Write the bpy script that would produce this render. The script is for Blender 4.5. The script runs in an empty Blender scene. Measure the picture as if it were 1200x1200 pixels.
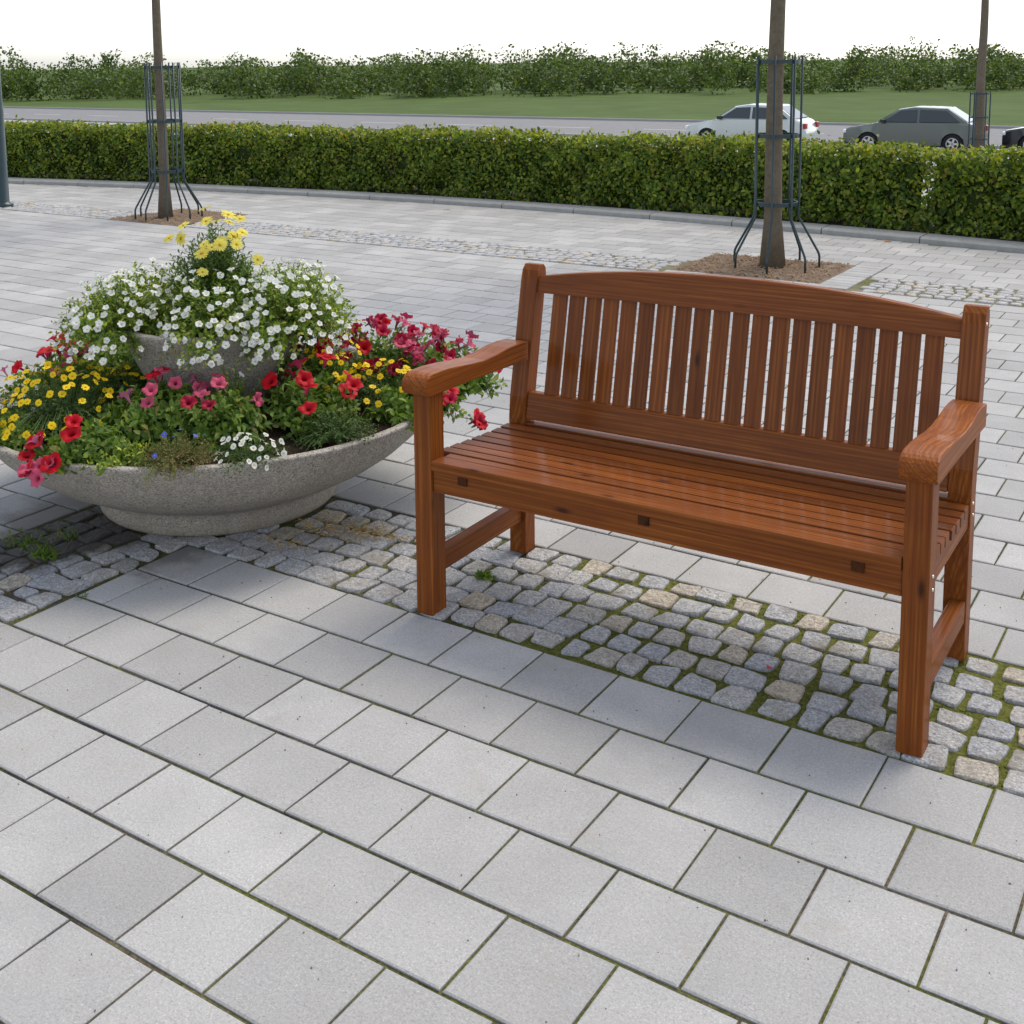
import bpy, bmesh, math, random
import numpy as np
from mathutils import Vector, Matrix
random.seed(7); RS = np.random.RandomState(11)
PI = math.pi
scene = bpy.context.scene
COL = scene.collection
def R(d): return math.radians(d)

# ------------------------------------------------------------------ helpers
def tag(o, label=None, cat=None, group=None, kind=None):
    if label: o['label'] = label
    if cat: o['category'] = cat
    if group: o['group'] = group
    if kind: o['kind'] = kind
    return o
def empty(name, loc=(0,0,0), rz=0.0, label=None, cat=None, group=None):
    o = bpy.data.objects.new(name, None); COL.objects.link(o)
    o.location = loc; o.rotation_euler = (0,0,rz); o.empty_display_size = .1
    return tag(o, label, cat, group)
def link_mesh(name, me, mat=None, parent=None, smooth=False):
    o = bpy.data.objects.new(name, me); COL.objects.link(o)
    if mat is not None and not me.materials:
        for m in (mat if isinstance(mat, (list,tuple)) else [mat]): me.materials.append(m)
    if parent is not None: o.parent = parent
    if smooth: me.polygons.foreach_set('use_smooth', [True]*len(me.polygons))
    return o
class MB:
    """collects vertices and faces; build() links them as one mesh object"""
    def __init__(s): s.v=[]; s.f=[]; s.mi=[]; s.n=0
    def add(s, vs, fs, mi=0):
        b=s.n; s.v.extend([tuple(map(float,p)) for p in vs]); s.n+=len(vs)
        s.f.extend([tuple(b+i for i in f) for f in fs]); s.mi.extend([mi]*len(fs))
    def bm(s, bm_, mi=0):
        bm_.verts.index_update()
        s.add([tuple(v.co) for v in bm_.verts], [[v.index for v in f.verts] for f in bm_.faces], mi); bm_.free()
    def box(s, x0,x1,y0,y1,z0,z1, bev=.003, seg=2, mi=0, fn=None):
        b=bmesh.new(); bmesh.ops.create_cube(b,size=1)
        for v in b.verts:
            v.co=Vector((x0+(v.co.x+.5)*(x1-x0), y0+(v.co.y+.5)*(y1-y0), z0+(v.co.z+.5)*(z1-z0)))
        if fn:
            for v in b.verts: v.co=Vector(fn(v.co))
        if bev: bmesh.ops.bevel(b,geom=b.edges[:],offset=bev,segments=seg,affect='EDGES',profile=.6)
        s.bm(b,mi)
    def prism(s, prof, x0, x1, axis='x', bev=.004, mi=0, shear=None):
        """profile polygon (p,q) extruded along axis; axis x: (x,p,q); axis y: (p,y,q)"""
        b=bmesh.new(); n=len(prof)
        def P(t,p,q): return Vector((t,p,q)) if axis=='x' else Vector((p,t,q))
        va=[b.verts.new(P(x0,*q)) for q in prof]; vb=[b.verts.new(P(x1,*q)) for q in prof]
        fa=b.faces.new(va); fb=b.faces.new(vb[::-1])
        for i in range(n):
            j=(i+1)%n; b.faces.new((va[j],va[i],vb[i],vb[j]))
        bmesh.ops.recalc_face_normals(b,faces=b.faces[:])
        if bev:
            ed=[e for e in b.edges if (e in fa.edges[:] or e in fb.edges[:])]
            for e in b.edges:
                if e not in ed and e.calc_face_angle(0)>R(35): ed.append(e)
            bmesh.ops.bevel(b,geom=ed,offset=bev,segments=2,affect='EDGES',profile=.6)
        s.bm(b,mi)
    def lathe(s, prof, c=(0,0), n=48, mi=0, cap0=False, cap1=False):
        vs=[];fs=[];m=len(prof)
        for (r,z) in prof:
            for k in range(n):
                a=2*PI*k/n; vs.append((c[0]+r*math.cos(a), c[1]+r*math.sin(a), z))
        for i in range(m-1):
            for k in range(n):
                k2=(k+1)%n; fs.append((i*n+k,i*n+k2,(i+1)*n+k2,(i+1)*n+k))
        if cap0: fs.append(tuple(range(n))[::-1])
        if cap1: fs.append(tuple((m-1)*n+k for k in range(n)))
        s.add(vs,fs,mi)
    def tube(s, pts, rad, n=8, mi=0, cap=True):
        pts=[Vector(p) for p in pts]; L=len(pts)
        rad=list(rad) if hasattr(rad,'__len__') else [rad]*L
        vs=[];fs=[]; ref=None
        for i,p in enumerate(pts):
            t=(pts[min(i+1,L-1)]-pts[max(i-1,0)]).normalized()
            if ref is None:
                ref=t.orthogonal().normalized()
            ref=(ref-t*ref.dot(t)).normalized(); w=t.cross(ref)
            for k in range(n):
                a=2*PI*k/n; vs.append(p+(ref*math.cos(a)+w*math.sin(a))*rad[i])
        for i in range(L-1):
            for k in range(n):
                k2=(k+1)%n; fs.append((i*n+k,i*n+k2,(i+1)*n+k2,(i+1)*n+k))
        if cap: fs.append(tuple(range(n))[::-1]); fs.append(tuple((L-1)*n+k for k in range(n)))
        s.add(vs,fs,mi)
    def mesh(s,name,smooth=False):
        me=bpy.data.meshes.new(name); me.from_pydata(s.v,[],s.f)
        if any(s.mi): me.polygons.foreach_set('material_index',s.mi)
        if smooth: me.polygons.foreach_set('use_smooth',[True]*len(s.f))
        me.update(); return me
    def build(s,name,mat,parent=None,smooth=False):
        me=s.mesh(name,smooth)
        return link_mesh(name,me,mat,parent)

# ------------------------------------------------------------------ materials
class Mat:
    def __init__(s,name):
        s.m=bpy.data.materials.new(name); s.m.use_nodes=True; s.t=s.m.node_tree; s.N=s.t.nodes; s.L=s.t.links
        s.p=s.N['Principled BSDF']
    def n(s,typ,ins=None,**kw):
        o=s.N.new(typ)
        for k,v in kw.items(): setattr(o,k,v)
        for k,v in (ins or {}).items():
            if isinstance(v,bpy.types.NodeSocket): s.L.new(v,o.inputs[k])
            else: o.inputs[k].default_value=v
        return o
    def obj(s): return s.n('ShaderNodeTexCoord').outputs['Object']
    def noise(s,vec,scale,detail=4,rough=.55,dist=0,out='Fac'):
        return s.n('ShaderNodeTexNoise',{'Vector':vec,'Scale':scale,'Detail':detail,'Roughness':rough,'Distortion':dist}).outputs[out]
    def ramp(s,fac,stops,interp='LINEAR'):
        r=s.n('ShaderNodeValToRGB',{'Fac':fac}); cr=r.color_ramp; cr.interpolation=interp
        while len(cr.elements)<len(stops): cr.elements.new(.5)
        for e,(p,c) in zip(cr.elements,stops):
            e.position=p; e.color=(c[0],c[1],c[2],1) if hasattr(c,'__len__') else (c,c,c,1)
        return r.outputs['Color']
    def mix(s,fac,a,b,mode='MIX'):
        o=s.n('ShaderNodeMix',data_type='RGBA',blend_type=mode)
        for k,v in ((0,fac),(6,a),(7,b)):
            if isinstance(v,bpy.types.NodeSocket): s.L.new(v,o.inputs[k])
            else: o.inputs[k].default_value=v if k==0 else (tuple(v)+(1,) if len(v)==3 else v)
        return o.outputs[2]
    def math(s,op,a,b=0.0,clamp=False):
        o=s.n('ShaderNodeMath',operation=op,use_clamp=clamp)
        for k,v in ((0,a),(1,b)):
            if isinstance(v,bpy.types.NodeSocket): s.L.new(v,o.inputs[k])
            else: o.inputs[k].default_value=v
        return o.outputs[0]
    def island(s): return s.n('ShaderNodeNewGeometry').outputs['Random Per Island']
    def bump(s,h,strength=.3,dist=.01):
        b=s.n('ShaderNodeBump',{'Height':h,'Strength':strength,'Distance':dist}); s.L.new(b.outputs[0],s.p.inputs['Normal'])
    def set(s,**kw):
        for k,v in kw.items():
            k={'color':'Base Color','rough':'Roughness','metal':'Metallic','coat':'Coat Weight','coatr':'Coat Roughness','spec':'Specular IOR Level'}.get(k,k)
            if isinstance(v,bpy.types.NodeSocket): s.L.new(v,s.p.inputs[k])
            else: s.p.inputs[k].default_value=tuple(v)+(1,) if (hasattr(v,'__len__') and len(v)==3) else v
        return s.m

def vec_scale(M,vec,sc,off=None):
    m=M.n('ShaderNodeMapping',{'Vector':vec}); m.inputs['Scale'].default_value=sc
    if off is not None: M.L.new(off,m.inputs['Location'])
    return m.outputs[0]
def wood(name,axis,dark=.93,shear=0):
    M=Mat(name); o=M.obj(); isl=M.island()
    if shear:   # boards that lean back: the grain runs along the board
        sp_=M.n('ShaderNodeSeparateXYZ',{0:o}).outputs
        o=M.n('ShaderNodeCombineXYZ',{'X':sp_[0],'Y':M.math('SUBTRACT',sp_[1],M.math('MULTIPLY',sp_[2],shear)),'Z':sp_[2]}).outputs[0]
    off=M.n('ShaderNodeCombineXYZ',{'X':M.math('MULTIPLY',isl,37.0),'Y':M.math('MULTIPLY',isl,91.0),'Z':M.math('MULTIPLY',isl,53.0)}).outputs[0]
    def sc(al,ac): return tuple(al if i==axis else ac for i in range(3))
    v=vec_scale(M,o,sc(1.3,11),off)
    big=M.noise(v,1.6,3,.5,.8)
    v2=vec_scale(M,o,sc(.10 if axis==2 else .30,12.0),off)
    w=M.n('ShaderNodeTexWave',{'Vector':v2,'Scale':1.5,'Distortion':3.2,'Detail':3,'Detail Scale':1.1,'Detail Roughness':.5},wave_type='RINGS',rings_direction=('X','Y','Z')[axis]).outputs['Fac']
    v3=vec_scale(M,o,sc(4,210),off)
    fine=M.noise(v3,1.0,3,.6)
    v4=vec_scale(M,o,sc(3.2,9),off)
    knot=M.n('ShaderNodeTexVoronoi',{'Vector':v4,'Scale':1.25,'Randomness':1.0}).outputs['Distance']
    base=M.ramp(w,[(0,(.20,.052,.004)),(.40,(.30,.082,.006)),(.8,(.36,.112,.010)),(1,(.22,.060,.005))])
    c=M.mix(M.ramp(big,[(.3,0),(.7,1)]),base,(.20,.050,.004))
    c=M.mix(M.math('MULTIPLY',M.ramp(fine,[(.38,1),(.60,0)]),.42),c,(.07,.016,.005))
    c=M.mix(M.ramp(knot,[(.0,.95),(.05,.85),(.11,.25),(.17,0)]),c,(.035,.011,.006))
    c=M.mix(M.ramp(M.noise(vec_scale(M,o,(2.2,2.2,2.2),off),2.2,3),[(.55,0),(.75,.5)]),c,(.15,.030,.010))
    hsv=M.n('ShaderNodeHueSaturation',{'Color':c,'Value':M.math('MULTIPLY',M.math('ADD',M.math('MULTIPLY',isl,.42),.80),dark),'Saturation':.97}).outputs[0]
    M.bump(M.math('ADD',fine,M.math('MULTIPLY',w,.3)),.16,.0012)
    return M.set(color=hsv,rough=.55,coat=.16,coatr=M.math('ADD',M.math('MULTIPLY',big,.12),.08),spec=.08)
WLEAN=wood('varnished_pine_leaning',2,.93,.2)
WX,WY,WZ=wood('varnished_pine_x',0),wood('varnished_pine_y',1),wood('varnished_pine_z',2)
Wend=wood('pine_end_grain',1,.28)

def slab_mat():
    M=Mat('concrete_slab'); o=M.obj(); isl=M.island()
    sp=M.noise(o,230,3,.65); sp2=M.noise(o,110,4,.65); cl=M.noise(o,2.3,5,.6); cl2=M.noise(o,.45,3)
    c=M.ramp(sp,[(.30,(.20,.20,.20)),(.42,(.37,.37,.368)),(.60,(.44,.438,.43)),(.70,(.68,.67,.65))])
    c=M.mix(.35,c,M.ramp(sp2,[(.3,(.28,.28,.275)),(.7,(.54,.535,.525))]))
    val=M.math('ADD',M.math('MULTIPLY',isl,.26),.83)
    val=M.math('MULTIPLY',val,M.ramp(cl,[(.3,.90),(.7,1.06)]))
    c=M.n('ShaderNodeHueSaturation',{'Color':c,'Value':val}).outputs[0]
    c=M.mix(M.ramp(M.noise(o,5.5,5,.7),[(.56,0),(.78,.42)]),c,(.33,.30,.25))
    c=M.mix(M.ramp(M.noise(o,1.3,7,.8),[(.46,0),(.70,.42)]),c,(.26,.262,.262))
    c=M.mix(M.ramp(M.noise(o,17,5,.8),[(.60,0),(.72,.35)]),c,(.24,.23,.20))
    # planter soil stains the slabs around its foot, bowl shade painted in
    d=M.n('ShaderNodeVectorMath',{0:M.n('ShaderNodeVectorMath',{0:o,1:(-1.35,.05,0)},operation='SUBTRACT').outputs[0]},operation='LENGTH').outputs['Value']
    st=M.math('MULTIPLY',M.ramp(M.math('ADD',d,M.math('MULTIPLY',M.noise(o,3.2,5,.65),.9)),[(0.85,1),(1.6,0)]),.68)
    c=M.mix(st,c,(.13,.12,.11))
    c=M.mix(M.ramp(M.n('ShaderNodeTexVoronoi',{'Vector':o,'Scale':34}).outputs['Distance'],[(.05,.6),(.075,0)]),c,(.20,.20,.20))
    M.bump(M.math('ADD',sp,M.math('MULTIPLY',sp2,1.2)),.35,.0016)
    return M.set(color=c,rough=.82,spec=.35)
SLAB=slab_mat()
def granite():
    M=Mat('granite_sett'); o=M.obj(); isl=M.island()
    sp=M.n('ShaderNodeTexVoronoi',{'Vector':o,'Scale':210,'Randomness':1}).outputs['Color']
    g=M.n('ShaderNodeSeparateColor',{0:sp}).outputs[0]
    c=M.ramp(g,[(0,(.17,.17,.175)),(.3,(.38,.38,.38)),(.65,(.53,.53,.525)),(.92,(.78,.78,.76))])
    c=M.mix(.5,c,M.ramp(M.noise(o,70,5,.7),[(.3,(.26,.26,.265)),(.55,(.48,.475,.465)),(.75,(.68,.67,.65))]))
    tint=M.ramp(isl,[(0,(.80,.84,.92)),(.25,(1.0,1.0,1.0)),(.5,(.86,.88,.93)),(.72,(1.05,1.03,1.0)),(.84,(.92,.93,.95)),(.93,(1.06,.92,.72)),(1,(.82,.83,.80))])
    c=M.mix(1.0,c,tint,'MULTIPLY')
    c=M.mix(M.ramp(M.noise(o,7,5,.7),[(.53,0),(.68,.75)]),c,(.27,.23,.17))
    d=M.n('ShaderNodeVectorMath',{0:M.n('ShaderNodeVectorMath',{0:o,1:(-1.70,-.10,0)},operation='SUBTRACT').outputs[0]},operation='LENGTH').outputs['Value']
    c=M.mix(M.math('MULTIPLY',M.ramp(M.math('ADD',d,M.math('MULTIPLY',M.noise(o,4,5,.65),.8)),[(0.85,1),(1.5,0)]),.92),c,(.045,.038,.032))  # soil stain beside the planter, darkened further to paint in the bowl's shade
    M.bump(M.math('ADD',M.noise(o,120,6,.75),M.math('MULTIPLY',M.noise(o,38,4,.6),1.3)),1.0,.007)
    return M.set(color=c,rough=.7,spec=.45)
GRAN=granite()
def ground_mat():
    M=Mat('joint_soil_and_moss'); o=M.obj()
    n=M.noise(o,2.1,4,.6); f=M.noise(o,95,5,.7); f2=M.noise(o,26,4,.7)
    soil=M.ramp(f,[(.3,(.018,.017,.017)),(.55,(.045,.042,.038)),(.75,(.11,.10,.085))])
    moss=M.ramp(f,[(.3,(.04,.05,.012)),(.55,(.13,.14,.028)),(.75,(.26,.26,.07))])
    sep=M.n('ShaderNodeSeparateXYZ',{0:o}).outputs
    band=M.math('MULTIPLY',M.ramp(M.math('ABSOLUTE',M.math('SUBTRACT',sep[1],.33)),[(.0,1),(.40,1),(.62,0)]),M.ramp(sep[0],[(.15,.02),(.9,.34)]))
    soil=M.mix(M.ramp(M.noise(o,1.7,4,.6),[(.42,0),(.62,1)]),soil,M.ramp(f,[(.3,(.06,.05,.035)),(.7,(.24,.20,.14))]))
    farm=M.n('ShaderNodeMapRange',{'Value':sep[1],'From Min':5.7,'From Max':6.0}).outputs[0]
    soil=M.mix(farm,soil,M.ramp(f2,[(.3,(.14,.13,.08)),(.7,(.30,.27,.19))]))
    k=M.math('ADD',M.math('MULTIPLY',n,.7),M.math('MULTIPLY',f2,.45))
    k=M.math('ADD',k,band)
    c=M.mix(M.ramp(k,[(.50,0),(.70,1)]),soil,moss)
    M.bump(f,.8,.006)
    return M.set(color=c,rough=.95,spec=.15)
GROUND=ground_mat()
def simple(name,col,rough=.6,spec=.5,metal=0,coat=0,vary=0,nscale=30,bump=0,bs=60):
    M=Mat(name); c=col
    if vary:
        o=M.obj(); c=M.mix(M.noise(o,nscale,4,.6),tuple(x*(1-vary) for x in col),tuple(min(1,x*(1+vary)) for x in col))
        if bump: M.bump(M.noise(o,bs,5,.7),bump,.004)
    return M.set(color=c,rough=rough,spec=spec,metal=metal,coat=coat)
def aggregate():
    M=Mat('washed_concrete'); o=M.obj()
    g=M.n('ShaderNodeSeparateColor',{0:M.n('ShaderNodeTexVoronoi',{'Vector':o,'Scale':230}).outputs['Color']}).outputs[0]
    c=M.ramp(g,[(0,(.13,.115,.10)),(.14,(.21,.19,.165)),(.28,(.34,.31,.265)),(.8,(.41,.375,.32)),(.96,(.56,.52,.46))])
    c=M.mix(M.ramp(M.noise(o,3.2,5,.65),[(.35,0),(.7,.45)]),c,(.27,.25,.225))
    z=M.n('ShaderNodeSeparateXYZ',{0:o}).outputs[2]
    drip=M.noise(vec_scale(M,o,(16,16,1.5)),1,4,.6)
    c=M.mix(M.math('MULTIPLY',M.ramp(drip,[(.5,0),(.72,1)]),.35),c,(.16,.15,.125))
    c=M.mix(M.ramp(M.math('ADD',z,M.math('MULTIPLY',M.noise(o,9,4),.10)),[(.04,.5),(.17,0)]),c,(.28,.22,.14))
    M.bump(M.math('ADD',g,M.noise(o,60,4,.7)),.25,.002)
    return M.set(color=c,rough=.85,spec=.3)
AGG=aggregate()
SOIL=simple('potting_soil',(.030,.020,.014),.95,.1,vary=.6,nscale=40,bump=1,bs=45)
GUARD=simple('dark_green_paint',(.018,.040,.045),.35,.5,vary=.25,nscale=9)
BARK=simple('bark',(.145,.12,.085),.9,.2,vary=.5,nscale=22,bump=1,bs=35)
GRAVEL=simple('mulch',(.19,.14,.10),.95,.2,vary=.75,nscale=14,bump=1,bs=50)
def leafmat(name,stops,trans=.35,rough=.45,vein=True):
    M=Mat(name); isl=M.island()
    c=M.ramp(isl,stops)
    c=M.n('ShaderNodeHueSaturation',{'Color':c,'Value':M.math('ADD',M.math('MULTIPLY',M.noise(M.obj(),3.5,3),.7),.65)}).outputs[0]
    M.set(color=c,rough=rough,spec=.35)
    tr=M.n('ShaderNodeBsdfTranslucent',{'Color':M.n('ShaderNodeHueSaturation',{'Color':c,'Value':1.5,'Hue':.49,'Saturation':1.1}).outputs[0]})
    mx=M.n('ShaderNodeMixShader',{0:trans,1:M.p.outputs[0],2:tr.outputs[0]})
    M.L.new(mx.outputs[0],M.N['Material Output'].inputs['Surface']); return M.m
HEDGE=leafmat('hedge_leaf',[(0,(.030,.065,.010)),(.3,(.085,.155,.020)),(.6,(.17,.25,.030)),(.9,(.33,.39,.05)),(.985,(.30,.30,.045)),(1,(.27,.15,.035))],.42)
HTOP=leafmat('hedge_leaf_sunlit',[(0,(.05,.09,.010)),(.35,(.12,.17,.018)),(.7,(.22,.27,.03)),(.92,(.34,.35,.05)),(.98,(.38,.30,.05)),(1,(.34,.18,.04))],.4)  # yellower hedge leaf for the top, sunlight painted into its colour
LPET=leafmat('petunia_leaf',[(0,(.06,.12,.018)),(.5,(.13,.22,.035)),(.85,(.20,.31,.055)),(.97,(.30,.38,.09)),(1,(.36,.30,.10))],.4,.55)
LWHI=leafmat('trailing_leaf',[(0,(.07,.13,.018)),(.5,(.15,.24,.03)),(.8,(.30,.38,.05)),(1,(.55,.58,.14))],.4,.5)
LDARK=leafmat('fine_dark_leaf',[(0,(.03,.065,.015)),(.6,(.06,.11,.022)),(1,(.10,.16,.035))],.3,.5)
LDAI=leafmat('daisy_leaf',[(0,(.05,.10,.02)),(.6,(.10,.175,.035)),(1,(.18,.25,.06))],.3,.5)
LDRY=leafmat('withered_leaf',[(0,(.10,.11,.03)),(.4,(.20,.16,.06)),(.8,(.32,.22,.09)),(1,(.12,.17,.04))],.3,.7)
STRAW=leafmat('dry_straw',[(0,(.30,.19,.07)),(.6,(.50,.36,.14)),(1,(.66,.52,.26))],.2,.8)
WEED=leafmat('weed_leaf',[(0,(.08,.15,.02)),(1,(.17,.26,.04))],.35,.5)
MOSS=leafmat('moss',[(0,(.06,.08,.012)),(.5,(.12,.15,.022)),(1,(.22,.24,.05))],.15,.9)
CROWN=leafmat('crown_leaf',[(0,(.03,.06,.01)),(.6,(.07,.12,.02)),(1,(.14,.19,.03))],.35)
def petal(name,front,back,throat=None,rad=.01,trans=.3,vary=.15):
    M=Mat(name); geo=M.n('ShaderNodeNewGeometry'); o=M.obj()
    bk=geo.outputs['Backfacing']
    info=M.n('ShaderNodeObjectInfo').outputs['Random']
    ln=M.n('ShaderNodeVectorMath',{0:M.n('ShaderNodeVectorMath',{0:o,1:(1,1,0)},operation='MULTIPLY').outputs[0]},operation='LENGTH').outputs['Value']
    f=front
    if throat: f=M.mix(M.ramp(M.math('DIVIDE',ln,rad),[(.25,1),(.9,0)]),front,throat)
    c=M.mix(bk,f,back)
    c=M.n('ShaderNodeHueSaturation',{'Color':c,'Value':M.math('ADD',M.math('MULTIPLY',info,vary*2),1-vary)}).outputs[0]
    M.set(color=c,rough=.55,spec=.25)
    tr=M.n('ShaderNodeBsdfTranslucent',{'Color':c})
    mx=M.n('ShaderNodeMixShader',{0:trans,1:M.p.outputs[0],2:tr.outputs[0]})
    M.L.new(mx.outputs[0],M.N['Material Output'].inputs['Surface']); return M.m
P_RED=petal('red_petal',(.52,.002,.012),(.46,.04,.11),(.14,.0,.006),.012)
P_CRIM=petal('crimson_petal',(.38,.004,.035),(.42,.07,.15),(.10,.0,.01),.012,vary=.3)
P_PINK=petal('pink_petal',(.60,.09,.17),(.58,.20,.32),(.30,.02,.06),.012,vary=.25)
P_WHITE=petal('white_petal',(.90,.90,.88),(.80,.85,.68),(.75,.66,.12),.0045,trans=.42,vary=.05)
P_YEL=petal('yellow_petal',(.92,.66,.012),(.75,.52,.03),(.66,.34,.01),.003,vary=.1)
P_DAISY=petal('pale_yellow_petal',(.90,.80,.17),(.84,.72,.18),(.82,.62,.05),.012,trans=.4,vary=.1)
P_BLUE=petal('blue_petal',(.10,.14,.60),(.12,.16,.5),None)
DISC=simple('flower_disc',(.55,.30,.02),.9,.1,vary=.4,nscale=300)
STEM=simple('green_stem',(.10,.17,.035),.6,.3)
LIMB=simple('twig',(.12,.085,.05),.9,.2)

# ------------------------------------------------------------------ camera (paving frame: x along the slab rows, y away from the viewer)
Mr=[[0.8359018923511121,0.5487803336976307,-0.010400562991820952],[-0.06722003459768007,0.12115885757190843,0.9903544810725887],[-0.5447471829321529,0.8271400586228351,-0.1381659513371383]]
CAM=Vector((2.2077459649129194,-2.867955655326883,1.730809572247937)); F=1403.2592736
cam=bpy.data.cameras.new('camera'); co=bpy.data.objects.new('camera',cam); COL.objects.link(co)
mat=Matrix.Identity(4)
for i in range(3):
    mat[i][0]=Mr[0][i]; mat[i][1]=Mr[1][i]; mat[i][2]=-Mr[2][i]; mat[i][3]=CAM[i]
co.matrix_world=mat
cam.sensor_width=36; cam.sensor_fit='HORIZONTAL'; cam.lens=F/1200*36
cam.shift_x=(600-572.967)/1200; cam.shift_y=(267.103-600)/1200
cam.clip_start=.05; cam.clip_end=3000
scene.camera=co

# ------------------------------------------------------------------ light
SUN_EL,SUN_A=R(58),(.22,.975)      # direction towards the sun, horizontally
w=bpy.data.worlds.new('World'); scene.world=w; w.use_nodes=True
nt=w.node_tree; bg=nt.nodes['Background']; sky=nt.nodes.new('ShaderNodeTexSky'); sky.sky_type='NISHITA'
sky.sun_disc=False; sky.sun_elevation=SUN_EL; sky.sun_rotation=math.atan2(SUN_A[0],SUN_A[1])
sky.air_density=.75; sky.dust_density=1.2; sky.ozone_density=.35
hz=nt.nodes.new('ShaderNodeHueSaturation'); hz.inputs['Saturation'].default_value=.42   # milky, hazy sky
nt.links.new(sky.outputs[0],hz.inputs['Color']); nt.links.new(hz.outputs[0],bg.inputs[0]); bg.inputs[1].default_value=.15
sl=bpy.data.lights.new('sun','SUN'); so=bpy.data.objects.new('sun',sl); COL.objects.link(so)
sl.energy=.95; sl.angle=R(28); sl.color=(1,.88,.70)
d=Vector((SUN_A[0]*math.cos(SUN_EL),SUN_A[1]*math.cos(SUN_EL),math.sin(SUN_EL)))
so.rotation_euler=d.to_track_quat('Z','Y').to_euler(); so.location=(5,20,15)
scene.view_settings.view_transform='Standard'; scene.view_settings.look='None'
scene.view_settings.exposure=1.0; scene.view_settings.gamma=1

# ------------------------------------------------------------------ terrain
def terr(b): return 0 if b<11 else (-.05*(b-11) if b<45 else -1.7)
def strip(name,a0,a1,bs,dz,m,zf=terr):
    mb=MB(); vs=[];fs=[]
    for i,b in enumerate(bs): vs+= [(a0,b,zf(b)+dz),(a1,b,zf(b)+dz)]
    for i in range(len(bs)-1): fs.append((2*i,2*i+1,2*i+3,2*i+2))
    mb.add(vs,fs); o=mb.build(name,m); tag(o,kind='structure'); return o
strip('ground',-900,900,[-60,0,11,45,1500],-.0065,GROUND)
ASPH=simple('pale_asphalt',(.20,.20,.205),.9,.3,vary=.22,nscale=1.7)
strip('parking_pavement',-400,400,[12.2,20,44],-.004,simple('parking_pavers',(.36,.35,.36),.9,.3,vary=.2,nscale=2.5))
strip('road',-400,400,[44.3,45,58],-.002,ASPH)
m=MB(); m.box(-400,400,44.05,44.25,terr(44)-.2,terr(44)+.10,.02); tag(m.build('road_kerb',simple('road_kerb_stone',(.33,.33,.33),.8,.3)),kind='structure')
m=MB(); m.box(-400,400,58.05,58.25,-1.9,-1.58,.02); tag(m.build('road_kerb_far',simple('road_kerb_stone_far',(.33,.33,.33),.8,.3)),kind='structure')
m=MB()
for k in range(-30,20): m.add([(k*6.0,50.9,-1.696),(k*6.0+3,50.9,-1.696),(k*6.0+3,51.05,-1.696),(k*6.0,51.05,-1.696)],[(0,1,2,3)])
tag(m.build('lane_marking',simple('road_paint',(.7,.7,.68),.7,.3,vary=.2)),kind='structure')
GRASS=simple('far_grass',(.075,.115,.030),.95,.1,vary=.45,nscale=.35)
strip('far_lawn',-900,900,[58.3,90,1400],-.0,GRASS)

# kerb line: gently bowed
KA=np.array([-13.62,-11.8,-7.76,-4.12,-1.19,.35]); KB=np.array([7.96,8.5,8.83,8.96,8.78,8.39])
KP=np.polyfit(KA,KB,3)
def kerb(a):
    def ev(x): return float(np.polyval(KP,x))
    lo,hi=-13.5,.6
    if a<lo: return ev(lo)+(a-lo)*(ev(lo+.1)-ev(lo))/.1*.8
    if a>hi: return ev(hi)+(a-hi)*(ev(hi)-ev(hi-.1))/.1
    return ev(a)

# ------------------------------------------------------------------ paving slabs
S=.25; FOOT=(-1.289,.438)
PIT=(-1.92,-.66,6.105,7.085)      # tree pit by the right tree
PITL=(-8.78,-7.66,5.97,7.085)
def slab(mb,a0,a1,b0,b1,z,bev=.004,tilt=.0012):
    t=[random.uniform(-tilt,tilt) for _ in range(4)]
    j=lambda: random.uniform(-.0012,.0012)
    P=[(a0+j(),b0+j()),(a1+j(),b0+j()),(a1+j(),b1+j()),(a0+j(),b1+j())]
    vs=[(x,y,z-.02) for x,y in P]+[(x,y,z-bev*.7+t[i]) for i,(x,y) in enumerate(P)]
    cx=(a0+a1)/2; cy=(b0+b1)/2
    sx=1-2*bev/max(a1-a0,.02); sy=1-2*bev/max(b1-b0,.02)
    vs+=[(cx+(x-cx)*sx,cy+(y-cy)*sy,z+t[i]) for i,(x,y) in enumerate(P)]
    fs=[(8,9,10,11)]
    for i in range(4):
        k=(i+1)%4; fs+=[(i,k,4+k,4+i),(4+i,4+k,8+k,8+i)]
    mb.add(vs,fs)
GR,GC=.011,.0068    # joint widths between rows / within a row
near=MB()
def inpit(a0,a1,b0,b1,P): return a1>P[0]+.03 and a0<P[1]-.03 and b1>P[2]+.03 and b0<P[3]-.03
for r in range(-1,9):
    # r=-1 is the row cut into the sett band left of x=-.0; r>=0 runs along the whole front
    b1=-r*S*.985-GR/2; b0=b1-S*.985+GR
    off=.5 if r%2==1 else 0.
    for i in range(-40,16):
        a0=(i+off)*S; a1=a0+S
        if r==-1: continue
        if r<=2:
            if a1<-4*S+.01: 
                continue
            if a0<-4*S-.01: a0=-4*S
        slab(near,a0+GC/2,a1-GC/2,b0,b1,0)
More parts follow.
